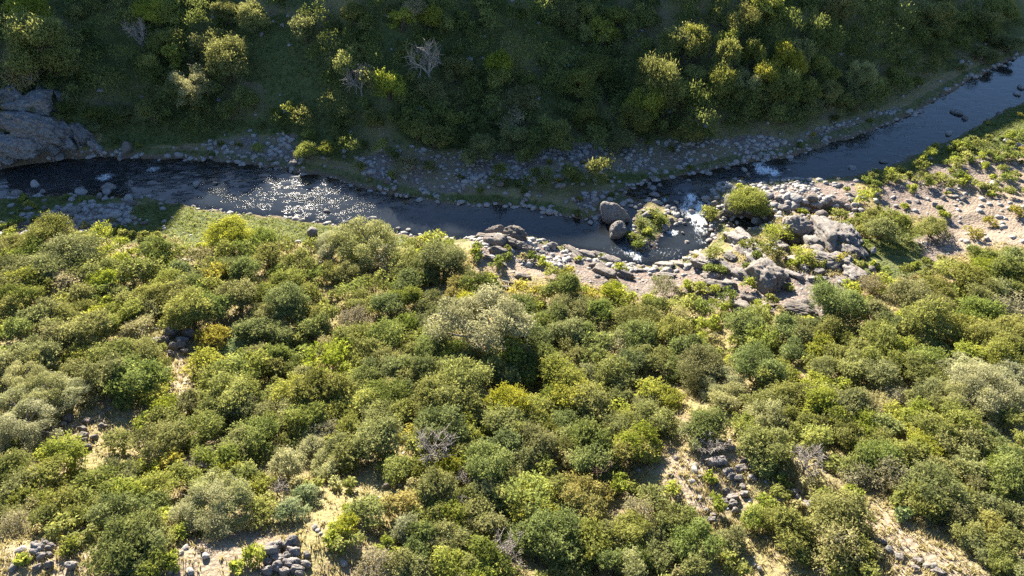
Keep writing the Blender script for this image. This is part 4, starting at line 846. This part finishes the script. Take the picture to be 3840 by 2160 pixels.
TL = {
 'A': '110,630,170o 330,610,150g 540,730,130o 230,870,110g 190,30,330y 40,170,200o 340,130,110y 350,220,180o 290,330,430o 480,430,260o 150,480,230o 180,530,220t 1050,270,200b 1270,330,250o 1400,560,330s 1290,440,170y 1130,480,180y 1710,430,330o 1540,360,200o 1850,700,190o 1720,820,150o 2080,830,90y 2180,800,110t 1110,40,220y 1270,60,200y 560,80,130o 1935,1100,140y 2300,1140,220y 2470,1120,200y 2330,1010,130y 20,650,150o 700,200,250g 850,120,250g 950,450,250g 700,420,280g 800,620,280g 1000,700,300g 1250,720,250g 600,650,200g 1500,50,220g 1700,60,200o 1450,180,200g 2450,60,250g 2300,200,200o 2500,300,220g 2520,600,200g 560,250,200g 900,850,220o 1150,820,200o 700,830,180o 1900,80,220t 1500,780,160o 1350,760,180g 700,950,160o',
 'B': '180,190,140o 370,60,130o 450,130,150y 550,60,170t 660,100,170y 770,130,160y 1045,50,130y 900,120,110y 460,330,130o 580,320,150g 360,620,210y 1180,470,190y 1200,590,200o 1720,90,220o 1850,110,160o 1850,250,130y 1960,230,160y 2050,260,130y 2080,110,190o 2300,110,170o 2480,300,240o 2380,660,330o 2520,650,250y 2110,620,190g 1400,590,130o 140,590,230b 2300,770,260y 280,1080,150y 150,1080,110g 390,1150,150g 660,1250,150t 130,1260,120o 370,1320,80y 1240,1350,110o 240,870,160o 500,1230,230t 1100,200,250g 1300,150,280g 1500,120,260g 1500,280,280g 1300,330,280g 1650,330,260g 1450,450,300g 1700,480,280g 1900,450,260o 1600,620,280g 1380,720,240o 1000,300,240g 850,500,220o 950,650,240g 650,650,220o 700,780,220g 1150,760,230g 1800,640,260o 1950,720,240g 1750,800,220g 1850,850,220o 2050,830,260g 2200,900,250o 250,300,200g 60,450,200t 300,440,180g 850,900,200o 550,950,200o 700,1000,220o 900,1020,220g 1300,1000,240o 1500,1040,220g 1650,1020,220o 1400,1120,160o 1060,1080,200o 1900,1060,200g 2100,1040,200o 2250,200,220g 2350,420,230g 2150,450,220g 500,760,200g 1300,880,200t 1080,900,160g 60,260,180g 100,80,180o 960,1160,150o',
 'C': '40,260,220o 110,330,210o 100,210,220y 345,275,160y 340,450,200o 590,80,190y 690,50,150t 100,560,180y 300,590,260o 480,600,220s 150,700,250g 330,690,260g 470,740,220g 50,700,200g 100,720,260g 450,760,250g 640,530,240Y 800,470,240Y 800,620,220y 880,400,230o 1020,460,170o 540,420,160o 1110,570,170o 1120,680,170o 960,680,160y 1370,560,220s 1310,650,200o 1450,620,200o 680,720,160o 820,740,180g 1700,470,170g 2280,110,230o 2430,40,200o 2120,310,100y 2110,500,100o 150,880,260g 400,900,260g 600,860,240g 780,860,220g 1000,800,200o 1250,760,180o 1000,200,260g 1250,250,280g 1500,300,300g 1350,100,280g 1600,130,260g 1750,250,260g 1900,130,260o 2000,250,220g 1900,380,240g 2050,80,220g 2200,250,230g 2350,250,220o 2500,180,220g 2480,330,200o 1300,380,200g 1500,450,220g 800,200,240g 650,240,220g 450,130,250o 900,70,250g 1150,40,250o 1600,560,200o 1850,520,180g 2300,400,180o 2000,420,160o 1150,880,120o 1330,790,150t 200,1010,150o 60,1000,180o 1700,20,240g 2250,20,180g 1100,330,230g 1750,600,160o',
 'D': '90,370,220o 220,430,220g 380,320,230t 480,480,300g 560,540,190g 350,570,220o 120,560,200o 690,450,170y 850,400,150t 120,650,180y 130,780,220g 480,640,180t 700,560,210o 760,640,200y 720,760,170g 850,720,170g 300,670,180o 1030,590,220y 940,500,140y 1150,490,170y 1190,440,180g 1290,390,120t 1250,480,130o 1350,580,210g 1440,640,210o 1450,700,180g 1220,690,230y 1000,770,170y 1150,610,160o 1400,450,170o 1720,300,270Y 1980,340,180g 1850,420,180g 2140,410,170g 1720,440,200o 1520,480,150t 1640,630,190c 1850,590,220g 1700,550,170g 2000,470,200o 2080,560,180g 2250,520,250o 2500,590,190g 2490,410,200s 1980,750,210g 2150,690,230g 2280,760,200o 2170,830,260g 1800,790,200g 1620,850,200g 1440,860,250y 1950,910,210g 1920,1040,260g 2120,1060,200g 2330,930,160o 2250,1060,180o 2390,1020,190y 2500,900,150o 740,910,190Y 900,880,260o 1000,830,170o 1090,880,190o 560,880,170o 330,880,180g 450,800,160o 120,1030,210g 220,940,180g 400,980,150o 340,1050,190o 530,1020,170Y 650,1060,220o 780,1020,180g 470,1110,190o 200,1180,200o 310,1240,240o 400,1170,170o 100,1240,170o 60,1330,160o 230,1320,200o 1030,1010,160t 1620,1110,170c 1750,1160,130e 1540,1310,190y 1270,980,150o 580,1220,150t 830,1200,320g 1000,1220,320o 770,1350,320o 1000,1390,300g 1150,1310,210o 560,1340,190o 200,1400,200s 400,1420,200s 1220,1420,120y 1720,1390,250y 1850,1330,220y 1950,1240,160g 2080,1230,200g 2280,1220,170g 2400,1190,160t 2150,1300,170g 2300,1360,200s 2480,1270,170y 2020,1340,180o 2450,1380,150t 2520,1140,140y 1640,1430,160y 2380,620,150g 60,880,180o 620,760,160o 920,620,170o 1600,740,170g 1330,780,170o 1500,780,160g 60,470,160y 640,380,160o 780,330,140t 1560,560,160o 2350,440,160o 40,700,160o 1150,780,160o',
 'E': '170,370,330s 130,470,180y 320,530,180t 480,540,180y 620,560,210g 760,520,260g 1000,620,220g 1030,700,190g 890,740,190c 950,830,200Y 80,690,190g 240,680,180g 370,690,160g 500,660,180g 430,600,140g 640,610,160g 110,790,190o 220,840,160o 350,860,210g 480,790,170g 680,810,210g 330,1080,270g 500,980,180g 540,1080,170g 90,950,190t 700,960,190t 1070,990,470s 1350,860,200g 1540,690,180o 1600,620,200g 1670,720,200g 1500,760,130c 1350,730,130c 1410,560,140t 1270,540,100t 1720,880,210o 1830,830,140o 1960,900,230g 2000,960,160o 1400,1010,210g 1540,1010,210g 1700,1050,230g 1830,1090,190g 1470,1090,190g 2270,960,290g 2360,870,170g 2480,940,190t 2500,1060,210g 2240,1090,210g 2130,1110,160o 2040,1150,190t 1900,1190,210y 1820,1290,130y 1300,1230,190y 1450,1230,310g 1380,1350,210g 1560,1310,210g 2280,1240,200o 2180,1290,190g 2400,1270,160o 2530,1320,190g 2540,1200,170g 2050,1370,230g 1900,1370,190o 1760,1300,170t 1650,1410,210y 700,1060,160y 100,1100,180o 200,1190,210o 350,1240,230o 120,1280,180o 60,1350,160y 300,1340,210g 470,1330,210g 560,1200,180o 680,1170,180g 880,1220,230g 700,1280,190o 640,1390,210g 850,1320,190g 1010,1260,220g 1110,1320,220g 920,1420,260o 30,600,160g 560,470,150y 950,470,160o 980,530,130t 770,400,150y 640,400,130t 540,390,160o 2050,720,190y 1950,750,130c 2440,710,160t 2300,670,100c 1880,550,110t 1740,1210,170o 1230,1370,190g 1960,1270,190o 420,1440,190g 180,1420,180g 800,1110,190o 920,1150,170s 1240,1060,200s 1600,940,180g 700,400,150y 370,430,170o 1700,640,130o 2150,790,140y 1780,720,130y 2350,780,150y 2550,850,170o',
 'F': '490,50,210y 230,180,130o 740,290,160y 620,400,150o 930,460,130y 250,470,120g 1440,220,210o 1580,250,260o 1680,280,180o 1900,270,200o 1310,220,130o 1500,300,200o 2190,290,130c 2340,200,120c 2530,130,140c 1980,170,80y 1370,30,150y 1190,150,150g 1220,260,140g 640,150,90o 910,760,210o 1170,870,290g 1730,740,330o 1550,700,160y 2260,480,240y 2490,440,210g 2150,660,190g 1900,720,210o 700,850,190o 300,830,150y 590,860,130y 160,850,170g 120,710,110y 2450,600,190g 2400,700,170o 1450,690,150t 1260,740,130y 1590,980,180g 1470,920,190t 1850,960,330y 2250,910,260g 2470,820,210t 2350,870,170t 1050,990,210g 1150,1040,220g 790,1020,260g 480,1010,240g 570,960,160y 180,1000,160y 100,950,150g 1280,1130,180g 850,1180,210g 590,1120,170y 1060,1170,190y 1480,1100,210o 1720,1070,160o 1940,1130,230o 2120,1030,230o 2320,1120,240o 2500,1040,210g 70,1200,190g 560,1310,310g 1660,1170,170y 1850,1270,230g 2020,1200,210g 1640,1260,160o 1500,1260,210t 1290,1310,210o 1070,1320,230o 760,1350,140y 150,1340,260o 300,1430,230s 1480,1370,210o 1800,1350,190o 1940,1400,210o 2170,1240,230y 2400,1270,240o 2220,1420,330s 2500,1400,210s 620,1430,140y 380,1270,110t 240,1120,110t 1000,1430,170y 120,1110,140y 2330,560,170y 2080,740,160g 2000,600,170o 2250,760,190o 2550,520,170g 900,1070,160g 700,1150,160o 420,1130,130o 2480,1190,190g 1350,1210,160o 1180,1250,180o 980,1280,160g 1750,1150,150o 2300,1000,170o 1950,850,180o 2550,700,170o',
 'G': '330,70,310s 150,180,260s 220,310,260s 480,80,230s 830,150,190g 1160,70,210y 890,330,150t 1180,420,300o 1480,330,290g 1260,190,160y 1400,160,150t 480,540,280y 900,440,180y 310,690,280o 90,690,210o 60,560,140t 830,700,270g 700,800,290g 960,650,210g 680,940,210g 1100,620,150Y 1140,790,270Y 950,870,210y 880,970,260g 1160,900,210g 1430,640,210b 1400,720,210t 1620,850,470s 1560,960,300s 1840,690,210g 1940,790,140y 1740,660,160y 1650,560,210g 1780,490,180o 1550,570,180o 1900,400,260g 1990,330,210g 2080,220,260g 2300,260,210g 2200,390,160o 2280,410,160s 2150,590,270s 2340,450,190s 2440,600,180s 2070,770,160b 2240,760,160t 2180,950,260e 2300,830,190e 1960,970,190t 1990,880,150o 2170,1120,140o 230,850,210o 370,880,150y 150,950,190t 330,1000,230t 500,930,230o 430,1060,190o 110,1060,180t 260,1130,130o 600,1150,180y 520,1200,160y 690,1130,110g 950,1210,340g 1060,1120,270o 830,1230,190o 1100,1240,260g 800,1370,310o 730,1290,210o 1330,1130,160y 1290,1340,160y 1460,1260,140t 1900,1310,160y 1790,1370,130y 150,1330,110y 1700,80,310Y 1550,70,210y 1850,70,190o 1780,170,260g 1640,160,210g 2200,60,230y 2400,70,260o 2450,180,210o 2520,750,110s 2490,960,130o 2550,1080,140y 2500,1180,140y 2450,1350,210t 20,900,150o 60,1000,160o 2000,110,200y 2350,160,170o 1250,270,180o 1100,260,150t 560,1010,180o 180,800,190o 1280,560,150c 1250,1000,140t 60,1180,150t 1130,1390,180g 1000,1380,230g 620,1440,180o 2430,330,180t 2560,470,190t',
 'H': '80,60,210g 250,60,210g 400,80,190g 220,150,210Y 280,210,190o 60,170,160o 270,410,270g 60,330,190t 500,350,160c 450,210,210g 620,150,210o 720,100,260o 860,130,240o 980,60,190o 750,340,260g 640,400,210g 950,340,190Y 1130,230,210Y 1250,160,260Y 1390,200,240Y 1500,160,180y 1230,310,210y 1330,390,180y 1640,100,190y 1780,80,260Y 1870,150,210y 1680,270,210g 1780,270,160g 1450,310,160o 1600,330,190o 1650,420,170g 1480,430,190t 1880,490,260g 1780,510,230g 1900,610,240g 2250,430,290y 2200,500,200c 2320,490,170c 2100,350,210o 2200,260,210o 2050,270,170o 2080,170,190t 2350,260,230g 2300,130,170o 2440,320,160o 2500,110,170y 1930,690,190n 160,730,340g 200,660,210g 70,520,180o 700,510,250b 620,580,210g 550,610,140o 800,640,210Y 700,780,270g 900,700,160b 1090,600,260g 950,480,190o 1080,720,210g 1180,740,160o 1200,820,190o 1070,810,140o 1440,770,190y 1400,860,240y 1450,930,240Y 1350,960,210y 1600,830,260o 1830,840,240c 1760,880,210c 1830,940,210c 1040,930,260y 900,890,160b 1080,1010,210o 820,980,210t 620,940,240o 450,950,230c 200,970,190y 60,930,140t 30,1080,180y 1430,1070,290g 1600,1140,310g 1740,1090,210g 1820,1070,180y 1620,1260,210g 1250,1240,260b 480,1090,210s 630,1100,210g 750,1170,230g 900,1180,210g 560,1270,210g 680,1300,180o 820,1340,210y 1080,1330,240g 1060,1230,160g 250,1350,210t 400,1340,210o 560,1390,190o 1080,1420,160y 1880,1210,210o 1700,1380,210o 1860,1330,210g 2050,1370,270g 2250,1380,260g 2190,1090,240t 2250,1010,210t 2350,1130,230o 2500,1030,210o 2480,1160,190o 2400,1290,170g 2100,770,140y 2500,780,130y 2380,890,160y 560,480,170o 880,560,160t 420,640,160y 330,560,160t 1350,560,190o 1500,590,180t 1650,560,170t 1200,480,190g 1040,240,170o 450,40,180g 1960,60,190o 2120,40,190o 2330,30,180y 850,420,170o 1480,560,160c 1330,740,160t 960,800,160o 330,1210,180t 1500,1230,190g 1350,1150,180g 960,1400,190o 1250,860,160y 2230,1290,190g 2040,1150,170o',
 'I': '130,60,260g 330,60,240s 100,190,230g 200,300,260g 80,380,190o 430,330,180t 230,470,200b 620,270,210s 700,310,160t 700,120,260o 830,110,180o 780,260,180g 1080,200,260y 1230,180,240o 1180,290,210o 1060,330,210o 1460,150,190t 1650,220,240Y 1360,320,240y 1530,330,210y 1450,430,230g 1300,540,210g 1500,560,240g 1640,540,210g 1800,230,210y 1900,350,210y 1990,200,230o 1850,450,260y 1720,470,210y 2100,300,260y 2200,370,190y 1900,560,210t 1970,640,210o 2150,130,260s 2300,60,300s 2500,240,210g 2450,550,210g 2500,700,260g 2180,620,210g 960,560,340b 640,480,240o 760,590,180o 620,590,140g 1150,570,160t 1330,690,180t 1200,800,190o 1290,800,160y 1060,880,140y 1510,860,210t 1680,980,140e 1640,900,110g 1190,1020,310o 1230,1110,210o 820,1080,340o 1180,1240,290t 1270,1300,210o 640,890,140y 560,1040,140y 230,900,150y 210,700,110y 90,1080,230g 120,1200,230g 100,1320,260g 370,1160,160o 430,1350,180o 330,1240,140t 1900,800,260g 2000,760,210g 1830,890,230g 1990,910,240o 2200,900,210o 2100,980,210o 2330,930,210o 1880,1050,240g 2150,1120,190y 2330,1060,190c 2080,1240,210o 2250,1230,210o 2480,1200,260o 2200,1350,210o 2400,1330,210o 1180,1410,140y 1400,1410,140o 900,70,180t 1080,70,180o 1340,90,190o 2080,470,190o 2330,480,190o 2380,660,190g 2250,760,190g 2420,840,210g 1700,660,190g 1560,680,180t 2050,560,190o 1270,400,190o 940,330,190o 880,420,180o 1000,430,170t 2100,850,170g 2480,990,210o 2400,250,190o 2550,420,190g 1590,60,170t 1760,110,190o 1900,90,190o 2480,90,190s 2350,390,170g 1000,1230,170o 1600,740,150c 2550,1380,190o 1000,740,130t 1430,600,170y 930,1250,180g',
}
TL['Q'] = '1400,800,280o 1760,690,270y 1430,1060,250g 1330,960,220o 1860,410,100y 2490,640,220o 1640,620,200o 1560,900,180y'
KW = 1.42
BAREP = [[(1640, 1140), (1800, 1110), (1920, 1170), (1900, 1330), (1760, 1330), (1650, 1250)], [(2060, 1230), (2200, 1250), (2330, 1330), (2480, 1460), (2300, 1470), (2150, 1330)], [(-20, 1360), (300, 1360), (330, 1470), (-20, 1470)],
         [(420, 1320), (640, 1300), (880, 1270), (860, 1470), (420, 1470)], [(170, 1030), (340, 1030), (330, 1130), (180, 1140)], [(410, 850), (500, 850), (490, 1030), (410, 1030)], [(1180, 610), (1400, 640), (1400, 740), (1180, 720)],
         [(1430, 640), (2180, 690), (2080, 800), (1760, 790), (1700, 730), (1450, 720)], [(1690, 990), (1760, 980), (1800, 1060), (1700, 1060)], [(900, 1180), (1000, 1200), (960, 1300), (860, 1300)]]
bare_m = in_px(BAREP).reshape(XX.shape)
rows = []
for tile, txt in TL.items():
    ox, oy, k = TILES[tile]
    for q in txt.split():
        kind = q[-1]; zx, zy, wz = map(float, q[:-1].split(','))
        rows.append((ox + zx * k, oy + zy * k, wz * k * KW, kind))
px = np.array([q[0] for q in rows]); py = np.array([q[1] for q in rows]); pw = np.array([q[2] for q in rows])
rows = [q if q[3] != 't' or i % 2 else (q[0], q[1], q[2], 'oy'[i % 4 // 2]) for i, q in enumerate(rows)]
X, Y, t = hit(px, py)
sdG = sd.reshape(XX.shape); farside = np.zeros(len(rows)); kinds_ = np.array([q[3] for q in rows])
for _ in range(3):
    Rw = pw / 1920 * TAN * t * np.cos(np.arctan(np.hypot(px / 1920 - 1, (1 - py / 1080) * 9 / 16) * TAN)) / 2
    farside = bil((dn - df).reshape(XX.shape), X, Y) > 0
    clump = farside & (px / K > 1600) & (px / K < 2130) & (py / K > 50) & (py / K < 300)
    talls = np.where(clump, 1.75, np.where(farside & np.isin(kinds_, ['y', 'Y', 's', 't']), 1.5, np.where(farside, 1.2, .95)))
    low_ = farside & (bil(sdG, X, Y) < 9)
    Rw = np.where(farside, Rw * np.where(clump, .82, .88), Rw)
    talls = np.where(low_, .8, talls); Rw = np.where(low_, Rw * .8, Rw)
    bank = (~farside) & ((px > 2300) & (px < 2700) & (py < 920) | ((px > 3150) & (py < 960)) | (bil(bare_m, X, Y) > .4)); Rw = np.where(bank, Rw * .8, Rw)
    X, Y, t = hit(px, py, Rw * .8 * talls)
for i, q in enumerate(rows):
    if q[3] == 'g' and not farside[i] and i % 3 == 0: q = (q[0], q[1], q[2], 'o')
    if not farside[i]: Rw[i] *= PR.uniform(.8, 1.25)
    if q[3] in 'gotc' and not farside[i] and bil(bare_m, X[i], Y[i]) > .45 and Rw[i] < 4: continue
    plant(X[i], Y[i], Rw[i], q[3], squash=talls[i] * PR.uniform(.78, 1.18), weight=1 if not farside[i] else (.55 if q[3] == 'g' else 1.5))
# the bleached bare tree on the far slope, its leafless crown wider than high
ox, oy, k = TILES['B']
bx, by, bt = hit(ox + 650 * k, oy + 410 * k, 5.5)
plant(bx[0], by[0], 4.6, 'b', squash=1.3, weight=3)

# scrub between the trees
def fill(n, lo, hi, test, kinds, rlo, rhi, gap, seed, form_shrub=False, wt=.8, rng_h=None):
    r = np.random.RandomState(seed); c = 0; tries = 0
    while c < n and tries < n * 30:
        tries += 1
        X, Y = r.uniform(lo[0], hi[0]), r.uniform(lo[1], hi[1]); R = r.uniform(rlo, rhi)
        a, b, f = project((X, Y, float(ground(X, Y)) + R))
        if not (-120 < a < 3960 and -120 < b < 2300): continue
        if not test(X, Y, a / K, b / K): continue
        if rng_h: sq_ = r.uniform(*rng_h)
        else: sq_ = None
        A = np.array(TREES); d = np.hypot(A[:, 0] - X, A[:, 1] - Y)
        if (d < gap * (A[:, 2] * .8 + R * .5)).any(): continue
        plant(X, Y, R, kinds[r.randint(len(kinds))], shrub=form_shrub, weight=wt, squash=sq_); c += 1
    return c
DWG = DW.reshape(XX.shape); SG = (dn - df).reshape(XX.shape)
sdG = sd.reshape(XX.shape)
def near_ok(X, Y, a, b):
    if 1640 < a < 1930 and 1060 < b < 1330: return False
    if bil(bare_m, X, Y) > .35: return False
    if bil(SG, X, Y) > 0 or bil(sdG, X, Y) < 10: return False
    if a > 2200 and b < 640: return False
    return vn2(X / 5.5, Y / 5.5, 91) > -.35
def far_ok(X, Y, a, b):
    if bil(SG, X, Y) < 0 or bil(sdG, X, Y) < 5: return False
    w1 = float(bil(wgr_raw.reshape(XX.shape), X, Y))
    if w1 > .25: return False
    if 560 < a < 820 and b < 330: return vn2(X / 5, Y / 5, 92) > .45
    return True
nf = fill(260, (-85, 26), (95, 108), near_ok, 'ooogyt', .7, 1.25, .85, 31, True)
nf2 = fill(330, (-125, 108), (124, 178), far_ok, 'ggggoo', 1.6, 3.3, .6, 33, False, .3, (1.1, 1.6))
nf3 = fill(60, (-90, 90), (110, 135), lambda X, Y, a, b: .5 < bil(sdG, X, Y) < 16 and bil(pools.reshape(XX.shape), X, Y) > 1 and not (250 < a < 1180 and bil(SG, X, Y) < 0), 'oygc', .45, .85, 1.0, 35, True)
nf4 = fill(60, (60, 95), (98, 130), lambda X, Y, a, b: 2150 < a < 2600 and 330 < b < 480 and bil(SG, X, Y) <= 0 and bil(sdG, X, Y) > 1.2, 'oooyg', .8, 1.7, .75, 37, True, 1.2)
nf5 = fill(46, (-8, 62), (84, 104), lambda X, Y, a, b: 1150 < a < 2180 and 605 < b < 790 and bil(SG, X, Y) <= 0 and bil(sdG, X, Y) > 2.5, 'ooyctg', .7, 1.5, .8, 39, True, 1.2)
# the largest of each kind stand one by one; what is left closes up into scrub nobody could count
def seen(q):
    a, b, f = project((q['X'], q['Y'], float(ground(q['X'], q['Y'])) + q['R'])); 
    return q['R'] / f * q['w'] * (1 if -60 < a < 3900 and -60 < b < 2230 else .2)
rest = []
for test in (lambda q: q['kind'] in 'bn', lambda q: q['kind'] not in 'bn' and q['shrub'], lambda q: q['kind'] not in 'bn' and not q['shrub']):
    L = sorted([q for q in PLANTS if test(q)], key=lambda q: -seen(q))
    print(len(L))
    for q in L[:298]: build(**q)
    rest += L[298:]
def thicket(name, L, label, seed):
    r = np.random.RandomState(seed); V, F, T, MI, off = [], [], [], [], 0
    keys = sorted(LEAF)
    for q in L:
        R = q['R']; v, f, tone, C = crown_data(r, R, 8, int(min(900, 270 * R + 80)), .36, shoots=.3)
        v = v * np.array([1, 1, q['squash'] or .95]) + np.array([q['X'], q['Y'], float(ground(q['X'], q['Y']))])
        V.append(v); F.append(f + off); off += len(v); T.append(np.clip(tone + r.normal() * .13, 0, 1)); MI.append(np.full(len(f), keys.index(q['kind'])))
    me = tone_mesh(name, np.concatenate(V), np.concatenate(F), np.concatenate(T), LEAF[keys[0]])
    for k_ in keys[1:]: me.materials.append(LEAF[k_])
    me.polygons.foreach_set('material_index', np.concatenate(MI).astype(np.int32))
    put(mobj(name, me), 'stuff', label)
fr = [q for q in rest if q['kind'] != 'b' and bil(SG, q['X'], q['Y']) > 0]; nr = [q for q in rest if q['kind'] != 'b' and bil(SG, q['X'], q['Y']) <= 0]
if fr: thicket('far_woodland', fr, 'dark scrub wood massed on the shaded far slope', 61)
if nr: thicket('undergrowth', nr, 'low mixed undergrowth filling in between the trees of the near slope', 62)
print('trees', len(rows), 'fill', nf, nf2, nf3, 'stuff', len(fr), len(nr))

# ------------------------------------------------------------------ grass
def grass(name, n, wfun, hgt, mat, seed, label, lo, hi, blades=5):
    r = np.random.RandomState(seed)
    X = r.uniform(lo[0], hi[0], n * 8); Y = r.uniform(lo[1], hi[1], n * 8)
    px, py, f = project((X, Y, ground(X, Y))); vis = (px > -80) & (px < 3920) & (py > -60) & (py < 2240)
    keep = (r.rand(len(X)) < wfun(X, Y)) & vis
    X, Y = X[keep][:n], Y[keep][:n]; n = len(X); Z = ground(X, Y)
    B = blades; X = np.repeat(X, B) + r.normal(size=n * B) * .12; Y = np.repeat(Y, B) + r.normal(size=n * B) * .12; Z = np.repeat(Z, B)
    m = n * B; a = r.uniform(0, 6.28, m); hh = hgt * r.uniform(.5, 1.4, m); lean = r.uniform(.1, .7, m) * hh; b = r.uniform(0, 6.28, m); wd = hgt * .16
    base = np.stack([X, Y, Z - .03], -1); side_ = np.stack([np.cos(a), np.sin(a), 0 * a], -1) * wd
    tip = base + np.stack([np.cos(b) * lean, np.sin(b) * lean, hh], -1)
    v = np.stack([base - side_, base + side_, tip], 1).reshape(-1, 3); fc = np.arange(m * 3).reshape(-1, 3)
    tone = np.repeat(np.clip(.5 + .3 * np.repeat(r.normal(size=n), B) + .15 * r.normal(size=m), 0, 1), 3)
    put(mobj(name, tone_mesh(name, v, fc, tone, mat)), 'stuff', label)
WGG = wg.reshape(XX.shape); WGRG = wgr.reshape(XX.shape)
grass('bank_grass', 26000, lambda X, Y: np.clip(bil(WGG, X, Y) - .3, 0, 1) * 1.3 * (bil(DWG, X, Y) > .2), .32, M_grass, 41, 'short green grass along the river banks and far slope', (-115, 84), (120, 175))
grass('dry_grass', 32000, lambda X, Y: (.25 + .75 * sstep(-.1, .3, fbm2(X / 3.5, Y / 3.5, 3, 93))) * (bil(sdG, X, Y) > 5) * (bil(WGRG, X, Y) < .5) * (bil(WGG, X, Y) < .55) * .9, .42, M_grass_dry, 43, 'dry straw coloured grass between the bushes of the near slope', (-80, 26), (90, 108))

# ------------------------------------------------------------------ labels
LM = [('dark pointed boulder', 1259, 467), ('long bluish boulder', 1408, 471), ('smooth waterline boulder', 991, 477), ('big pinkish boulder', 323, 381), ('stony left bank', 280, 525), ('far bank shrubs', 780, 375), ('far gravel terrace', 1700, 385), ('boulder heap', 1990, 495), ('left river edge', 60, 470), ('far pebble strip', 1560, 450), ('second far pebble strip', 1120, 420), ('big rounded boulder', 1838, 522),
      ('white rapids', 1745, 545), ('upper rapids', 1925, 435), ('twin boulder', 1545, 570), ('craggy riverside outcrop', 1270, 610), ('glittering shallows', 740, 490), ('bluish cliff', 110, 330),
      ('grassy left bank', 450, 560), ('bleached bare tree', 1070, 135), ('bright yellow far tree', 1930, 175), ('far grassy clearing', 680, 170), ('far gravel bar', 1400, 400),
      ('upper river bend', 2300, 330), ('pale sandy bar', 2500, 540), ('green meadow', 2270, 620), ('domed bedrock', 1990, 580), ('brown weathered rock', 1880, 690), ('broad pale central tree', 1215, 830),
      ('dark rock heap', 450, 870), ('left edge pale trees', 120, 1010), ('shaded stony hollow', 240, 1080), ('big pale lower-left tree', 545, 1280), ('bottom edge rock pile', 720, 1400), ('lower left corner rocks', 110, 1390),
      ('dry rocky spur', 1830, 1180), ('bare spur bush', 2010, 1130), ('bare lower-right track', 2350, 1370), ('lower right corner', 2530, 1400), ('top left corner', 60, 40), ('top right corner', 2500, 60), ('bluish green tree', 735, 1290),
      ('central yellow crowns', 1290, 1030), ('brown withered tree', 1510, 1200), ('left bank yellow tree', 585, 590), ('right slope edge', 2540, 900), ('dark central gap', 1270, 980), ('left slope edge', 40, 760)]
ORD = ['nearest', 'second nearest', 'third nearest', 'fourth nearest', 'fifth nearest', 'sixth nearest', 'seventh nearest', 'eighth nearest', 'ninth nearest', 'tenth nearest', 'eleventh nearest', 'twelfth nearest'] + [w_ + ' nearest' for w_ in 'thirteenth fourteenth fifteenth sixteenth seventeenth eighteenth nineteenth twentieth twenty-first twenty-second'.split()]
bk = {}
for o, kd, p, R in THINGS:
    a, b, f = project((p[0], p[1], p[2] + R * .8)); a /= K; b /= K
    dd = [(math.hypot(a - q[1], (b - q[2]) * 1.25), q) for q in LM]
    dist, q = min(dd, key=lambda z: z[0])
    dx, dy = a - q[1], b - q[2]
    if dist < 22: dr = 'beside'
    elif abs(dx) > 2.2 * abs(dy): dr = 'right of' if dx > 0 else 'left of'
    elif abs(dy) > 2.2 * abs(dx): dr = 'below' if dy > 0 else 'above'
    else: dr = ('below' if dy > 0 else 'above') + ' and ' + ('right of' if dx > 0 else 'left of')
    if kd == 'boulder':
        n0 = ('big rounded boulder' if R > 1.6 else 'pale rounded boulder' if R > .8 else 'small pale boulder'); cat = 'boulder'
        onf = bil(SG, p[0], p[1]) > 0
        if bil(DWG, p[0], p[1]) < .1: grp = 'boulders standing in the river'
        else: grp = 'boulders on the far bank' if onf else 'boulders on the near bank and slope'
    else:
        nm, kc = kd
        sz = 'large ' if R > 3.2 else 'small ' if R < 1.7 else ''
        if nm == 'shrub': n0 = 'low ' + DESC[kc] + ' shrub'; cat = 'shrub'
        elif nm == 'bare_tree': n0 = ('brown withered tree' if kc == 'n' else 'bare grey tree'); cat = 'bare tree'
        else: n0 = sz + DESC[kc] + ' tree'; cat = 'tree'
        onf = bil(SG, p[0], p[1]) > 0
        where = 'far' if onf else 'near'
        grp = {'shrub': 'shrubs on the %s side of the river', 'bare_tree': 'bare trees on the %s slope', 'tree': 'scrub trees on the %s slope'}[nm] % where
    o['category'] = cat; o['group'] = grp
    bk.setdefault((n0, dr, q[0]), []).append((dist, o))
for (n0, dr, lm), L in bk.items():
    L.sort(key=lambda z: z[0])
    for i, (dist, o) in enumerate(L):
        if len(L) == 1: o['label'] = '%s %s the %s' % (n0, dr, lm)
        else: o['label'] = '%s %s %s the %s' % (ORD[min(i, len(ORD) - 1)], n0, dr, lm)
        if len(o['label'].replace('-', ' ').split()) > 16: o['label'] = o['label'].replace('low ', '').replace(' on the far slope', '').replace(' of the ', ' of ')
print('things', len(THINGS), 'TRIS', sum(len(m.loops) - 2 * len(m.polygons) for m in bpy.data.meshes))
